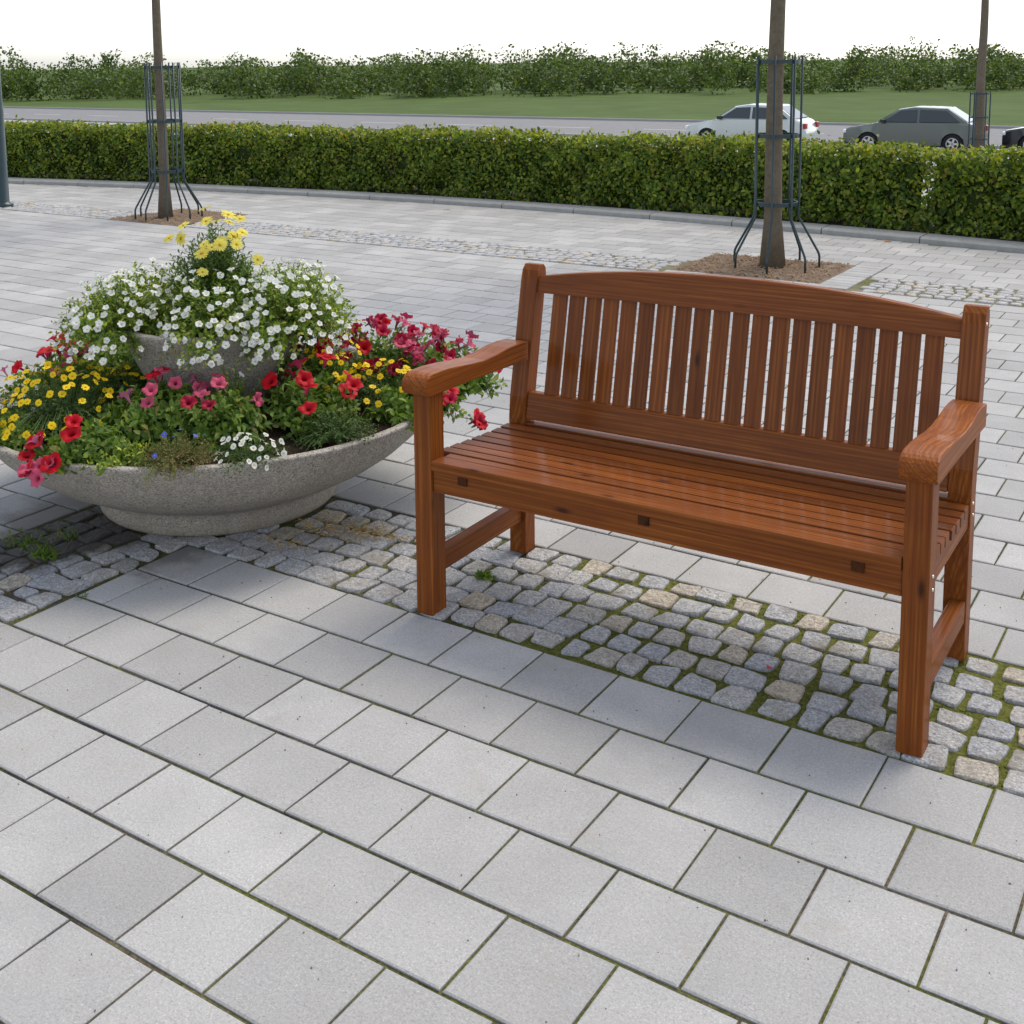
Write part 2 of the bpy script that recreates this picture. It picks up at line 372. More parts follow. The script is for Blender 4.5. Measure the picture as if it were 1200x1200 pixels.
# slabs left of the cross band of setts
for r in range(-3,3):
    b1=-r*S*.985-GR/2; b0=b1-S*.985+GR; off=.5 if r%2 else 0.
    for i in range(-40,-6):
        a0=(i+off)*S; a1=min(a0+S,-6.5*S)
        if a1-a0<.05: continue
        slab(near,a0+GC/2,a1-GC/2,b0,b1,0)
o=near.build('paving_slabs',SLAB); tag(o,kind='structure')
far=MB()
NB0=.652; ROW=.2345
def farrows(b_start,b_end,off0,clipk=False):
    n=int(round((b_end-b_start)/ROW)) if not clipk else 18
    rw=(b_end-b_start)/n if not clipk else ROW
    for r in range(n):
        b0=b_start+r*rw+GR/2; b1=b0+rw-GR; off=off0+(.5 if r%2 else 0)
        for i in range(-88,30):
            a0=(i+off)*S+GC/2; a1=a0+S-GC
            bb1=b1
            dead=False
            for (p0,p1) in ((PIT[0]-.006,PIT[1]+.248),(PITL[0]-.006,PITL[1]+.006)):
                if b0<PIT[3]-.02 and b1>PIT[2] and a1>p0 and a0<p1:
                    if a0<p0-.03: a1=p0
                    elif a1>p1+.03: a0=p1
                    else: dead=True
            if dead: continue
            if clipk:
                k=min(kerb(a0),kerb(a1))-.012
                if b0>k-.03: continue
                bb1=min(b1,k)
            slab(far,a0,a1,b0,bb1,0)
farrows(NB0,5.97,.48)
farrows(6.62,9.2,.3,True)
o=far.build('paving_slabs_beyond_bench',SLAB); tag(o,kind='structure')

# ------------------------------------------------------------------ granite setts
def sett(mb,cx,cy,w,h,z,hi=True,rot=0):
    n=16 if hi else 8
    prof=[(1.0,-.03),(1.0,-.004),(.975,.0015),(.90,.0035),(.66,.004),(.34,.0045)] if hi else [(1.0,-.03),(.98,-.002),(.86,.004)]
    tz=random.uniform(-.002,.003); tx=random.uniform(-.03,.03); ty=random.uniform(-.03,.03)
    cj=min(w,h)*.17; cor=[(sx*w/2+random.uniform(-cj,cj*.5)*sx,sy*h/2+random.uniform(-cj,cj*.5)*sy) for sx,sy in ((1,1),(-1,1),(-1,-1),(1,-1))]
    fr=(.07,.36,.64,.93) if hi else (.16,.84); out=[]
    for q in range(4):
        A,B=cor[q],cor[(q+1)%4]; nx_,ny_=(B[1]-A[1]),-(B[0]-A[0]); ln_=math.hypot(nx_,ny_); bow=random.uniform(-.002,.004)
        for f_ in fr:
            e_=bow*(1-(2*f_-1)**2)+random.uniform(-.0015,.0015)-(.0010 if f_ in (fr[0],fr[-1]) else 0)
            out.append((A[0]+(B[0]-A[0])*f_+nx_/ln_*e_,A[1]+(B[1]-A[1])*f_+ny_/ln_*e_))
    vs=[]; c,s_=math.cos(rot),math.sin(rot); n=len(out)
    for q,(k,dz) in enumerate(prof):
        for (x,y) in out:
            x=x*k; y=y*k
            X=cx+x*c-y*s_; Y=cy+x*s_+y*c
            vs.append((X,Y,z+dz+tz+(tx*x+ty*y if q>0 else 0)+random.uniform(-.0016,.0016)*(q>1)))
    vs.append((cx,cy,z+prof[-1][1]+tz)); fs=[]
    L=len(prof)
    for q in range(L-1):
        for i in range(n):
            k=(i+1)%n; fs.append((q*n+i,q*n+k,(q+1)*n+k,(q+1)*n+i))
    for i in range(n): fs.append(((L-1)*n+i,(L-1)*n+(i+1)%n,len(vs)-1))
    mb.add(vs,fs)
def settband(mb,a0,a1,b0,b1,rows,hi,skip=None,swap=False,wr=(.085,.125)):
    rh=(b1-b0)/rows
    for r in range(rows):
        a=a0+random.uniform(-.05,0)
        ph=random.uniform(0,6)
        while a<a1:
            w=random.uniform(*wr); cx=a+w/2; cy=b0+(r+.5)*rh+.008*math.sin(a*2.2+ph*.2)+random.uniform(-.005,.005)
            X,Y=(cy,cx) if swap else (cx,cy)
            if not (skip and skip(X,Y)):
                g=random.uniform(.003,.011)+(.005 if X>.4 else 0)
                ww,hh=w-g,rh-g*random.uniform(.8,1.3)
                if swap: ww,hh=hh,ww
                sett(mb,X,Y,ww*1.02,hh*1.02,0,hi,random.uniform(-.07,.07))
            a+=w
nb=MB()
footskip=lambda x,y: (x-FOOT[0])**2+(y-FOOT[1])**2<.43**2
# slabs cut in front of the planter foot take the first 0.25 m of the band from -4 to 0 slabs: handled by rows above (y<0)
settband(nb,-4*S-.02,5.2,.006,NB0-.006,6,True,footskip)
settband(nb,-3.2*S,NB0+.1,-6.45*S,-4*S-.01,6,True,footskip,swap=True)   # cross band, runs away from the viewer
settband(nb,-9,-6.5*S,.006+.25,NB0-.006,4,True,footskip)
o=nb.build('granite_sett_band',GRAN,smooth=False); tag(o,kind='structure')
fb=MB()
fs_=lambda x,y: (PIT[0]-.04<x<PIT[1]+.29) or (PITL[0]-.04<x<PITL[1]+.04)
settband(fb,-20,6,5.985,6.61,6,False,fs_)
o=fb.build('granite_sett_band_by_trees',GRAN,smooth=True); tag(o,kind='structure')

# kerb stones and soil strip
kb=MB(); a=-26.0
KERB=simple('kerb_granite',(.34,.34,.325),.85,.3,vary=.25,nscale=12,bump=.4,bs=150)
while a<8:
    a2=a+.98; n=4
    vs=[];
    for i in range(n+1):
        t=a+.006+(a2-a-.012)*i/n; k=kerb(t)
        for (db,z) in ((0,-.02),(0,.040),(.018,.055),(.30,.055),(.30,-.02)): vs.append((t,k+db,z))
    fs=[]
    for i in range(n):
        for q in range(4): fs.append((i*5+q,(i+1)*5+q,(i+1)*5+q+1,i*5+q+1))
    fs.append((0,1,2,3,4)); fs.append(tuple(n*5+q for q in (4,3,2,1,0)))
    kb.add(vs,fs); a=a2
o=kb.build('kerb',KERB); tag(o,kind='structure')
sb=MB(); vs=[];fs=[]
xs=np.arange(-26,8,.5)
for i,t in enumerate(xs): vs+=[(t,kerb(t)+.302,.03),(t,kerb(t)+1.7,.03),(t,kerb(t)+3.3,-.05)]
for i in range(len(xs)-1): fs+=[(3*i,3*i+3,3*i+4,3*i+1),(3*i+1,3*i+4,3*i+5,3*i+2)]
sb.add(vs,fs); o=sb.build('hedge_bed_soil',simple('bed_soil',(.05,.042,.03),.95,.1,vary=.5,nscale=20,bump=.8)); tag(o,kind='structure')

# tree pits
def pit(P,z=-.02,name='tree_pit_soil'):
    mb=MB(); nx,ny=26,20; vs=[];fs=[]
    for j in range(ny+1):
        for i in range(nx+1):
            x=P[0]+(P[1]-P[0])*i/nx; y=P[2]+(P[3]-P[2])*j/ny
            e=min(i,nx-i,j,ny-j)
            vs.append((x,y,z+(.008+random.uniform(-.006,.010) if e>0 else 0)))
    for j in range(ny):
        for i in range(nx): q=j*(nx+1)+i; fs.append((q,q+1,q+nx+2,q+nx+1))
    mb.add(vs,fs); o=mb.build(name,GRAVEL,smooth=True); tag(o,kind='structure')
pit(PIT,.0); pit(PITL,.0)
pb=MB()   # pavers framing the right pit
x=PIT[0]-.02
while x<PIT[1]: slab(pb,x+.003,x+.117,PIT[2]-.115,PIT[2]-.004,.004); x+=.12
y=PIT[2]-.115
while y<PIT[3]+.02: slab(pb,PIT[1]+.004,PIT[1]+.24,y+.003,y+.105,.006); y+=.11
o=pb.build('tree_pit_pavers',SLAB); tag(o,kind='structure')
mulch=MB()
for P,nn in ((PIT,900),(PITL,420)):
    for _ in range(nn):
        x=random.uniform(P[0]+.03,P[1]-.03); y=random.uniform(P[2]+.03,P[3]-.03); s_=random.uniform(.008,.022); an=random.uniform(0,PI)
        ca,sa=math.cos(an)*s_,math.sin(an)*s_; z=.012
        mulch.add([(x+ca,y+sa,z),(x-sa*.5,y+ca*.5,z+.006),(x-ca,y-sa,z+.002),(x+sa*.5,y-ca*.5,z+.008),(x,y,z+.014)],[(0,1,4),(1,2,4),(2,3,4),(3,0,4)])
o=mulch.build('bark_chips',simple('bark_chip',(.30,.20,.12),.9,.2,vary=.5,nscale=80)); tag(o,'brown bark chips scattered over the soil of the tree pits','bark chips',kind='stuff')

# ------------------------------------------------------------------ bench
bench=empty('garden_bench',(.03062,.00015,0),.01296,'varnished red-brown wooden garden bench with slatted seat and arched top rail standing on the paving','bench')
W=1.545; LG=.065
def part(mb,name,m,parent=bench,label=None,smooth=False):
    o=mb.build(name,m,parent,smooth); 
    if label: o['label']=label
    return o
WB=W-.012
for x0,xb in ((0,0),(W-LG,WB-LG)):
    m=MB(); m.box(x0,x0+LG,0,.072,.001,.717,.004); part(m,'front_leg',WZ)
    m=MB()
    prof=[(.563,.001),(.563,.50),(.570,.57),(.652,.985),(.662,1.015),(.680,1.033),(.702,1.033),(.716,1.018),(.718,.995),(.636,.55),(.630,.49),(.630,.001)]
    m.prism([(q[0],q[1]-(.010 if q[1]>.9 else 0)) for q in prof],xb,xb+LG,'x',.004); part(m,'back_post',WLEAN)
    m=MB(); m.box(x0+.008,x0+.050,.0725,.5625,.122,.187,.004); part(m,'stretcher',WY)
    m=MB(); m.box(x0+.006,x0+.048,.0725,.5625,.405,.474,.003); part(m,'seat_rail',WY)
def armrest(xa,xb):
    top=[(-.038,.745),(-.037,.756),(-.032,.768),(-.023,.777),(-.010,.783),(.008,.786),(.07,.786),(.14,.781),(.22,.771),(.30,.7655),(.38,.7685),(.45,.775),(.51,.776),(.572,.772)]
    bot=[(.572,.706),(.38,.7125),(.20,.7165),(.0,.7175),(-.014,.7182),(-.026,.723),(-.034,.733)]
    m=MB(); m.prism(top+bot,xa,xb,'x',.004); return part(m,'armrest',WY)
armrest(-.016,.076); armrest(W-.076,W+.016)
# seat: ten slats over the side rails, gently dished
seat=MB(); pit_=.0615
for k in range(10):
    y0=-.004+k*pit_; y1=y0+pit_-.0165
    zt=.512-.030*math.sin(min(1,k/9)*PI*.5)
    th=.030; zt+=random.uniform(-.0012,.0012)
    if k==0: x0,x1=LG+.002,W-LG-.002; zt=.512; th=.032; y0=-.004; y1=.0515
    elif k==9: x0,x1=LG+.003,W-LG-.003; y0=.560; y1=.606
    else: x0,x1=.012+random.uniform(-.002,.002),W-.012+random.uniform(-.002,.002)
    if k==1: 
        y0=.0665; x0,x1=LG+.002,W-LG-.002
    if k==2: y0=max(y0,.1215)
    seat.box(x0,x1,y0,y1,zt-th,zt,.0028)
part(seat,'seat',WX)
m=MB(); m.box(LG+.001,W-LG-.001,.008,.034,.409,.4785,.003); part(m,'apron',WX)
for xc in (.177,.781,1.371):
    m=MB(); m.box(xc-.0165,xc+.0165,.003,.0075,.450,.4797,.0015); m.box(xc-.016,xc+.016,.035,.60,.43,.4585,.002)
    part(m,'cross_support',Wend,label='dark square end of a cross support under the front slat')
m=MB(); m.box(LG+.001,W-LG-.001,.596,.622,.40,.455,.003); part(m,'back_apron',WX)
# backrest in the leaning plane
def lean(z): return .570+(z-.57)*.2
def leanf(v): return (v.x, v.y+lean(v.z), v.z)
def sl_box(mb,x0,x1,d0,d1,z0,z1,bev=.003): mb.box(x0,x1,d0,d1,z0,z1,bev,fn=leanf)
back=MB()
for k in range(20):
    xc=.118+.0655*(k+.5); sl_box(back,xc-.0265,xc+.0265,.020,.036,.565,.955,.0025)
bk=part(back,'backrest',WLEAN)
m=MB(); n=28; b=bmesh.new(); rows=[]
for i in range(n+1):
    x=LG+.001+(WB-2*LG-.002)*i/n; t=2*i/n-1; zt=.984+.056*(1-abs(t)**2.2); zb=.928+.006*(1-t*t)
    q=[]
    for (d,z) in ((.010,zb),(.010,zt-.004),(.014,zt),(.042,zt),(.046,zt-.004),(.046,zb)):
        q.append((x,lean(z)+d,z))
    rows.append(q)
vs=[p for q in rows for p in q]; fs=[]
for i in range(n):
    for k in range(6): k2=(k+1)%6; fs.append((i*6+k,i*6+k2,(i+1)*6+k2,(i+1)*6+k))
fs.append(tuple(range(6))); fs.append(tuple(n*6+k for k in range(5,-1,-1)))
m.add(vs,fs); part(m,'top_rail',WX,bk)
m=MB(); sl_box(m,LG+.001,WB-LG-.001,.010,.044,.496,.588,.004); part(m,'bottom_rail',WX,bk)
b.free()
BOLT=simple('zinc_bolt',(.75,.72,.62),.3,.5,metal=.8)
for (y,z) in ((.036,.466),(.040,.430),(.590,.470),(.596,.434),(.67,.975)):
    m=MB(); 
    vs=[];n=10
    for (r,dx) in ((.0048,0),(.0045,.002),(.003,.003)):
        for k in range(n): vs.append(((W if y<.3 else WB)+dx-.0002,y+r*math.cos(2*PI*k/n),z+r*math.sin(2*PI*k/n)))
    fs=[(q*n+k,q*n+(k+1)%n,(q+1)*n+(k+1)%n,(q+1)*n+k) for q in range(2) for k in range(n)]+[tuple(range(2*n,3*n))]
    m.add(vs,fs); part(m,'bolt',BOLT,smooth=True)

# ------------------------------------------------------------------ planter
PX,PY=FOOT
planter=empty('stone_planter',(PX,PY,0),0,'wide two-tiered round grey washed-concrete planter bowl filled with flowers','planter')
m=MB(); m.lathe([(.30,.0015),(.462,.0015),(.470,.012),(.474,.035),(.472,.060),(.470,.078),(.482,.092),(.53,.112),(.60,.142),(.68,.185),(.76,.240),(.83,.304),(.878,.362),(.902,.398),(.910,.408),(.908,.414),(.902,.417),(.882,.417),(.875,.411),(.865,.385),(.84,.34)],n=128)
m.build('lower_bowl',AGG,planter,smooth=True)
def soil_disc(r,z,bump,name,n=64,rings=22):
    m=MB(); vs=[(0,0,z+.02)];fs=[]
    for q in range(1,rings+1):
        for k in range(n):
            a=2*PI*k/n; rr=r*q/rings
            vs.append((rr*math.cos(a),rr*math.sin(a),z+(random.uniform(-1,1)*bump+.03*(1-(q/rings)**2)) if q<rings else z-.01))
    for k in range(n): fs.append((0,1+k,1+(k+1)%n))
    for q in range(rings-1):
        for k in range(n): k2=(k+1)%n; fs.append((1+q*n+k,1+q*n+k2,1+(q+1)*n+k2,1+(q+1)*n+k))
    m.add(vs,fs); return m.build(name,SOIL,planter,smooth=True)
soil_disc(.862,.385,.011,'lower_soil')
m=MB(); m.lathe([(.10,.37),(.185,.37),(.215,.40),(.245,.45),(.285,.53),(.325,.62),(.352,.69),(.362,.715),(.360,.724),(.350,.726),(.330,.724),(.322,.70),(.30,.66)],n=96)
m.build('upper_bowl',AGG,planter,smooth=True)
soil_disc(.322,.695,.008,'upper_soil',48,12)

# ------------------------------------------------------------------ plants
def leafmesh(pos,dirs,nrm,ln,wd,fold=.18,curl=.15):
    """numpy: one 8-vertex folded leaf per row"""
    N=len(pos); dirs=dirs/np.linalg.norm(dirs,axis=1,keepdims=True)
    side=np.cross(dirs,nrm); side/=np.linalg.norm(side,axis=1,keepdims=True)+1e-9
    up=np.cross(side,dirs)
    ln=ln[:,None]; wd=wd[:,None]
    def P(t,s,h): return pos+dirs*ln*t+side*wd*s+up*(ln*h)
    V=np.stack([P(0,0,0),P(.33,-.46,fold*.6),P(.33,0,0),P(.33,.46,fold*.6),P(.70,-.38,fold*.5-curl*.4),P(.70,0,-curl*.4),P(.70,.38,fold*.5-curl*.4),P(1,0,-curl)],1)
    fc=[(0,2,1),(0,3,2),(1,2,5,4),(2,3,6,5),(4,5,7),(5,6,7)]
    return V.reshape(-1,3),fc,N
def mesh_np(name,chunks,mat_list):
    """chunks: list of (V,fc,N,matindex,perVerts)"""
    vs=[];loops=[];starts=[];mi=[];vb=0;lb=0
    for (V,fc,N,k,pv) in chunks:
        vs.append(V)
        base=(np.arange(N)*pv+vb)
        for f in fc:
            f=np.array(f); L=(base[:,None]+f[None,:])
            loops.append(L.ravel()); starts.append(lb+np.arange(N)*len(f)); lb+=N*len(f); mi.append(np.full(N,k))
        vb+=len(V)
    V=np.concatenate(vs); Lp=np.concatenate(loops); St=np.concatenate(starts); MI=np.concatenate(mi)
    me=bpy.data.meshes.new(name); me.vertices.add(len(V)); me.vertices.foreach_set('co',V.astype(np.float32).ravel())
    me.loops.add(len(Lp)); me.loops.foreach_set('vertex_index',Lp.astype(np.int32))
    me.polygons.add(len(St)); me.polygons.foreach_set('loop_start',St.astype(np.int32))
    me.polygons.foreach_set('material_index',MI.astype(np.int32)); me.polygons.foreach_set('use_smooth',[True]*len(St))
    for m_ in mat_list: me.materials.append(m_)
    me.update(calc_edges=True); me.validate(); return me
def stems_np(P0,P1,P2,r):
    """three-point triangular-section stems"""
    N=len(P0); V=[]
    for P,k in ((P0,1.),(P1,.8),(P2,.5)):
        for a in (0,2.09,4.19):
            V.append(P+np.array([math.cos(a),math.sin(a),0])*r*k)
    V=np.stack(V,1).reshape(-1,3)
    fc=[(0,1,4,3),(1,2,5,4),(2,0,3,5),(3,4,7,6),(4,5,8,7),(5,3,6,8)]
    return V,fc,N
def sprigs(root,targets,nl,ll,lw,rs,droop=0.,t0=.3,spread=.9):
    """stems from root (N,3) to targets (N,3); leaves spiral along them. returns chunks + tip directions"""
    N=len(targets); mid=root*.5+targets*.5; mid[:,2]+=np.linalg.norm((targets-root)[:,:2],axis=1)*.28*(1-droop)
    ts=np.linspace(t0,1,nl); pos=[];dr=[];nm=[];L=[];Wd=[]
    for q,t in enumerate(ts):
        p=(1-t)**2*root+2*t*(1-t)*mid+t*t*targets
        tg=2*(1-t)*(mid-root)+2*t*(targets-mid); tg/=np.linalg.norm(tg,axis=1,keepdims=True)+1e-9
        ang=rs.uniform(0,.8,N)+q*2.4
        a1=np.cross(tg,rs.normal(0,.2,(N,3))+np.array([0.3,.2,1.])); a1/=np.linalg.norm(a1,axis=1,keepdims=True)+1e-9
        a2=np.cross(tg,a1); rad=a1*np.cos(ang)[:,None]+a2*np.sin(ang)[:,None]
        d_=rad*spread+tg*(.35+.5*t)+np.array([0,0,.25]); nrm=tg*.8+np.array([0,0,.7])+rs.normal(0,.25,(N,3))
        pos.append(p+rs.normal(0,.002,(N,3)));dr.append(d_);nm.append(nrm)
        sz=(1.05-.45*t)*rs.uniform(.75,1.25,N); L.append(ll*sz);Wd.append(lw*sz)
    V=leafmesh(np.concatenate(pos),np.concatenate(dr),np.concatenate(nm),np.concatenate(L),np.concatenate(Wd),curl=.25)
    tip=2*(targets-mid); tip/=np.linalg.norm(tip,axis=1,keepdims=True)+1e-9
    st=stems_np(root,mid,targets,.0016)
    return (V[0],V[1],V[2],0,8),(st[0],st[1],st[2],1,9),tip

# flower heads -----------------------------------------------------------------
def trumpet(name,R0,depth,lobes,matp,nseg=30,ruffle=.10,notch=.16,flat=.12):
    m=MB(); prof=[(.10,-1.0),(.13,-.75),(.18,-.45),(.30,-.18),(.55,-.02),(.80,.05),(1.0,.02)]
    vs=[];fs=[]; ph=random.uniform(0,6)
    for q,(r,z) in enumerate(prof):
        for k in range(nseg):
            a=2*PI*k/nseg; lob=1-notch*(max(0,r-.4)/.6)*(1-abs(math.cos(lobes*a/2))**.6)
            zz=z*depth if z<0 else z*R0*flat*4
            zz+=R0*ruffle*(max(0,r-.3)/.7)**1.5*(math.sin(lobes*a*1.0+ph)+.6*math.sin((lobes*2+1)*a+1+ph))
            rr=R0*r*lob*(1+.04*math.sin(3*a+ph))
            vs.append((rr*math.cos(a),rr*math.sin(a),zz))
    for q in range(len(prof)-1):
        for k in range(nseg): k2=(k+1)%nseg; fs.append((q*nseg+k2,q*nseg+k,(q+1)*nseg+k,(q+1)*nseg+k2))
    m.add(vs,fs,0)
    # calyx
    m.tube([(0,0,-depth*1.25),(0,0,-depth*.95)],[.0022,R0*.12],6,1)
    for k in range(5):
        a=2*PI*k/5; c,s=math.cos(a),math.sin(a)
        m.add([(c*R0*.08-s*R0*.05,s*R0*.08+c*R0*.05,-depth),(c*R0*.08+s*R0*.05,s*R0*.08-c*R0*.05,-depth),(c*R0*.22,s*R0*.22,-depth*.65)],[(0,1,2)],1)
    me=m.mesh(name,True); me.materials.append(matp); me.materials.append(STEM); return me
def ray_flower(name,R0,npet,w,matp,disc,cup=.1,layers=1,dr=.2):
    m=MB()
    for l in range(layers):
        for k in range(npet):
            a=2*PI*(k+.5*l)/npet+random.uniform(-.06,.06); c,s=math.cos(a),math.sin(a); L=R0*random.uniform(.9,1.05)*(1-.15*l)
            dz=random.uniform(-.12,.08)*R0; P=[]
            for (t,ww,h) in ((.12,.3,0),(.45,.9,.3),(.8,1.0,.35),(1.0,.35,.1)):
                for sd in (-1,0,1):
                    x=L*t; y=sd*w*R0*ww*.5; z=h*cup*R0+dz*t+l*.06*R0+(-.03*R0 if sd==0 else .02*R0)
                    P.append((x*c-y*s,x*s+y*c,z))
            m.add(P,[(i*3+j+1,i*3+j,(i+1)*3+j,(i+1)*3+j+1) for i in range(3) for j in range(2)],0)
    prof=[(dr*R0,0),(dr*R0*.9,.07*R0),(dr*R0*.5,.12*R0),(0.0005,.13*R0)]
    m.lathe(prof,n=12,mi=1)
    m.tube([(0,0,-R0*.45),(0,0,-R0*.08),(0,0,0)],[.0015,dr*R0*.6,dr*R0],6,2)
    me=m.mesh(name,True); me.materials.append(matp); me.materials.append(disc); me.materials.append(STEM); return me
def versions(fn,n): return [fn() for _ in range(n)]
FL={
 'red':versions(lambda:trumpet('petunia_flower',.033,.040,5,P_RED),3),
 'crimson':versions(lambda:trumpet('petunia_flower',.031,.040,5,P_CRIM,ruffle=.16),3),
 'pink':versions(lambda:trumpet('petunia_flower',.029,.040,5,P_PINK,ruffle=.16),3),
 'white':versions(lambda:trumpet('small_flower',.0145,.016,5,P_WHITE,20,.07,.20),3),
 'tiny':versions(lambda:trumpet('tiny_flower',.0085,.007,4,P_WHITE,12,.03,.2),2),
 'yellow':versions(lambda:ray_flower('yellow_flower',.0135,8,.62,P_YEL,DISC,.25,1,.26),3),
 'daisy':versions(lambda:ray_flower('daisy_flower',.034,17,.30,P_DAISY,DISC,.15,1,.20),4),
 'blue':versions(lambda:ray_flower('blue_flower',.008,5,.8,P_BLUE,P_WHITE,.1,1,.15),1),
}
TOCAM=None
def put_flower(kind,name,p,nrm,parent,scale=1.):
    me=random.choice(FL[kind]); o=bpy.data.objects.new(name,me); COL.objects.link(o); o.parent=parent
    n_=Vector(nrm).normalized(); q=n_.to_track_quat('Z','Y'); 
    o.rotation_mode='QUATERNION'; from mathutils import Quaternion
    o.rotation_quaternion=q@Quaternion((0,0,1),random.uniform(0,6.28)); o.location=p; s=scale*random.uniform(.85,1.12)
    o.scale=(s,s,s); return o
def blob_targets(n,rad,h,rs,z0=0.,hemi=-.05,inner=.25,ell=(1,1)):
    u=rs.uniform(hemi,1,n); a=rs.uniform(0,2*PI,n); r=np.sqrt(np.clip(1-u*u,0,1)); k=1-inner*rs.uniform(0,1,n)**1.5
    lump=1+.16*np.sin(a*3+rad*40)+.10*np.sin(a*5+1.3)+rs.uniform(-.1,.1,n)
    return np.stack([r*np.cos(a)*rad*k*lump*ell[0],r*np.sin(a)*rad*k*lump*ell[1],z0+u*h*k],1)
def plant(name,cat,label,loc,rad,h,nspr,nl,ll,lw,lmat,flowers,seed,group=None,droop=0.,ell=(1,1),rz=0,t0=.3,z0=0.,inner=.3,spread=.9,rootr=.25,extra=None):
    rs=np.random.RandomState(seed); rt=empty(name,loc,rz,label,cat,group)
    if name in ('petunia_plant','alyssum_plant','withered_plant','leafy_plant'): nspr=int(nspr*1.45)
    T=blob_targets(nspr,rad,h,rs,z0,inner=inner,ell=ell)
    if droop: 
        rr=np.linalg.norm(T[:,:2],axis=1)/rad; T[:,2]-=droop*np.clip(rr-.55,0,1)*h
    root=np.concatenate([T[:,:2]*rootr,np.zeros((nspr,1))],1)
    ch1,ch2,tip=sprigs(root,T,nl,ll,lw,rs,t0=t0,spread=spread)
    # inner leaf fill
    me=mesh_np('foliage',[ch1,ch2],[lmat,STEM]); fo=link_mesh('foliage',me,None,rt)
    for (kind,fname,n,sc,zmin,lift,pick) in flowers:
        tx=T/np.array([rad,rad,h]); key=tx[:,2]*.6+rs.uniform(0,1,nspr)
        if pick is not None: key=key+pick(T[:,0],T[:,1],T[:,2])
        idx=np.argsort(-key)[:n*3] ; chosen=[]
        for i in idx:
            if len(chosen)>=n: break
            if T[i,2]<zmin: continue
            p=T[i]
            if any(np.linalg.norm(p-T[j])<.017*sc for j in chosen): continue
            chosen.append(i)
        for i in chosen:
            out=np.array([T[i,0]/rad,T[i,1]/rad,.45]); nr=out/np.linalg.norm(out)*1.0+np.array([.16,-.26,.45])+rs.normal(0,.42,3)
            nr/=np.linalg.norm(nr)
            p=T[i]+tip[i]*lift+nr*lift*.7
            put_flower(kind,fname,tuple(p),nr,rt,sc)
    return rt
LG_='petunia plants in the lower bowl'
SZ=.40
PET=dict(ll=.046,lw=.025,lmat=LPET)
# petunias (colour, place)
plant('petunia_plant','petunia','crimson petunia plant crowding the far right of the lower bowl behind the yellow flowers',(-.80,.98,SZ),.26,.24,120,11,flowers=[('crimson','petunia_flower',30,1.0,.05,.03,None),('red','petunia_flower',8,1.0,.05,.03,None),('pink','petunia_flower',7,1.0,.05,.03,None)],seed=1,group=LG_,**PET)
plant('petunia_plant','petunia','crimson and red petunia plant at the far right edge of the bowl behind the armrest',(-.52,1.00,SZ),.20,.20,90,11,flowers=[('crimson','petunia_flower',18,1.0,.04,.03,None),('pink','petunia_flower',8,1.0,.04,.03,None)],seed=2,group=LG_,**PET)
plant('petunia_plant','petunia','bright red petunia plant right of the upper bowl with large open flowers',(-.72,.36,SZ),.20,.20,95,11,flowers=[('red','petunia_flower',11,1.12,.03,.035,None)],seed=3,group=LG_,**PET)
plant('petunia_plant','petunia','red petunia plant close beside the right wall of the upper bowl',(-.93,.62,SZ),.17,.25,80,11,flowers=[('red','petunia_flower',9,1.05,.06,.035,None),('crimson','petunia_flower',9,1.0,.06,.03,None)],seed=4,group=LG_,**PET)
plant('petunia_plant','petunia','light green leafy petunia plant with a few pink flowers below the upper bowl',(-1.14,.02,SZ),.23,.17,130,12,flowers=[('pink','petunia_flower',7,1.0,.07,.03,None),('red','petunia_flower',3,1.0,.08,.03,None)],seed=5,group=LG_,ll=.052,lw=.028,lmat=LPET)
plant('petunia_plant','petunia','leafy petunia plant with pink and red flowers in front of the upper bowl middle',(-.90,.06,SZ),.19,.17,95,12,flowers=[('pink','petunia_flower',4,1.0,.08,.03,None),('crimson','petunia_flower',4,1.0,.08,.03,None)],seed=6,group=LG_,ll=.050,lw=.027,lmat=LPET)
plant('petunia_plant','petunia','red and pink petunia plant trailing over the front left rim of the bowl',(-1.13,-.33,SZ+.01),.17,.10,70,10,flowers=[('red','petunia_flower',6,1.05,-.1,.035,lambda x,y,z:-y*6),('pink','petunia_flower',6,1.0,-.1,.035,lambda x,y,z:-y*6)],seed=7,group=LG_,droop=.7,**PET)
plant('petunia_plant','petunia','dark red petunia plant on the left side of the lower bowl beyond the yellow flowers',(-1.80,.10,SZ),.22,.17,110,11,flowers=[('red','petunia_flower',6,1.0,.05,.03,None),('crimson','petunia_flower',5,1.0,.05,.03,None),('pink','petunia_flower',4,.9,.05,.03,None)],seed=8,group=LG_,**PET)
plant('petunia_plant','petunia','red petunia plant at the far left of the lower bowl cut by the picture edge',(-2.00,.42,SZ),.22,.20,100,11,flowers=[('red','petunia_flower',5,1.0,.05,.03,None),('crimson','petunia_flower',6,1.0,.05,.03,None)],seed=9,group=LG_,**PET)
plant('petunia_plant','petunia','crimson petunia plant in the shade left of the upper bowl',(-1.66,.50,SZ),.20,.26,90,11,flowers=[('crimson','petunia_flower',6,.95,.08,.03,None),('red','petunia_flower',2,1,.08,.03,None)],seed=10,group=LG_,**PET)
plant('petunia_plant','petunia','red petunia plant hanging over the right rim behind the bench leg',(-.47,.66,SZ+.02),.19,.10,80,10,flowers=[('red','petunia_flower',6,1.05,-.12,.035,lambda x,y,z:x*5),('crimson','petunia_flower',3,1.0,-.1,.035,lambda x,y,z:x*5)],seed=11,group=LG_,droop=.8,**PET)
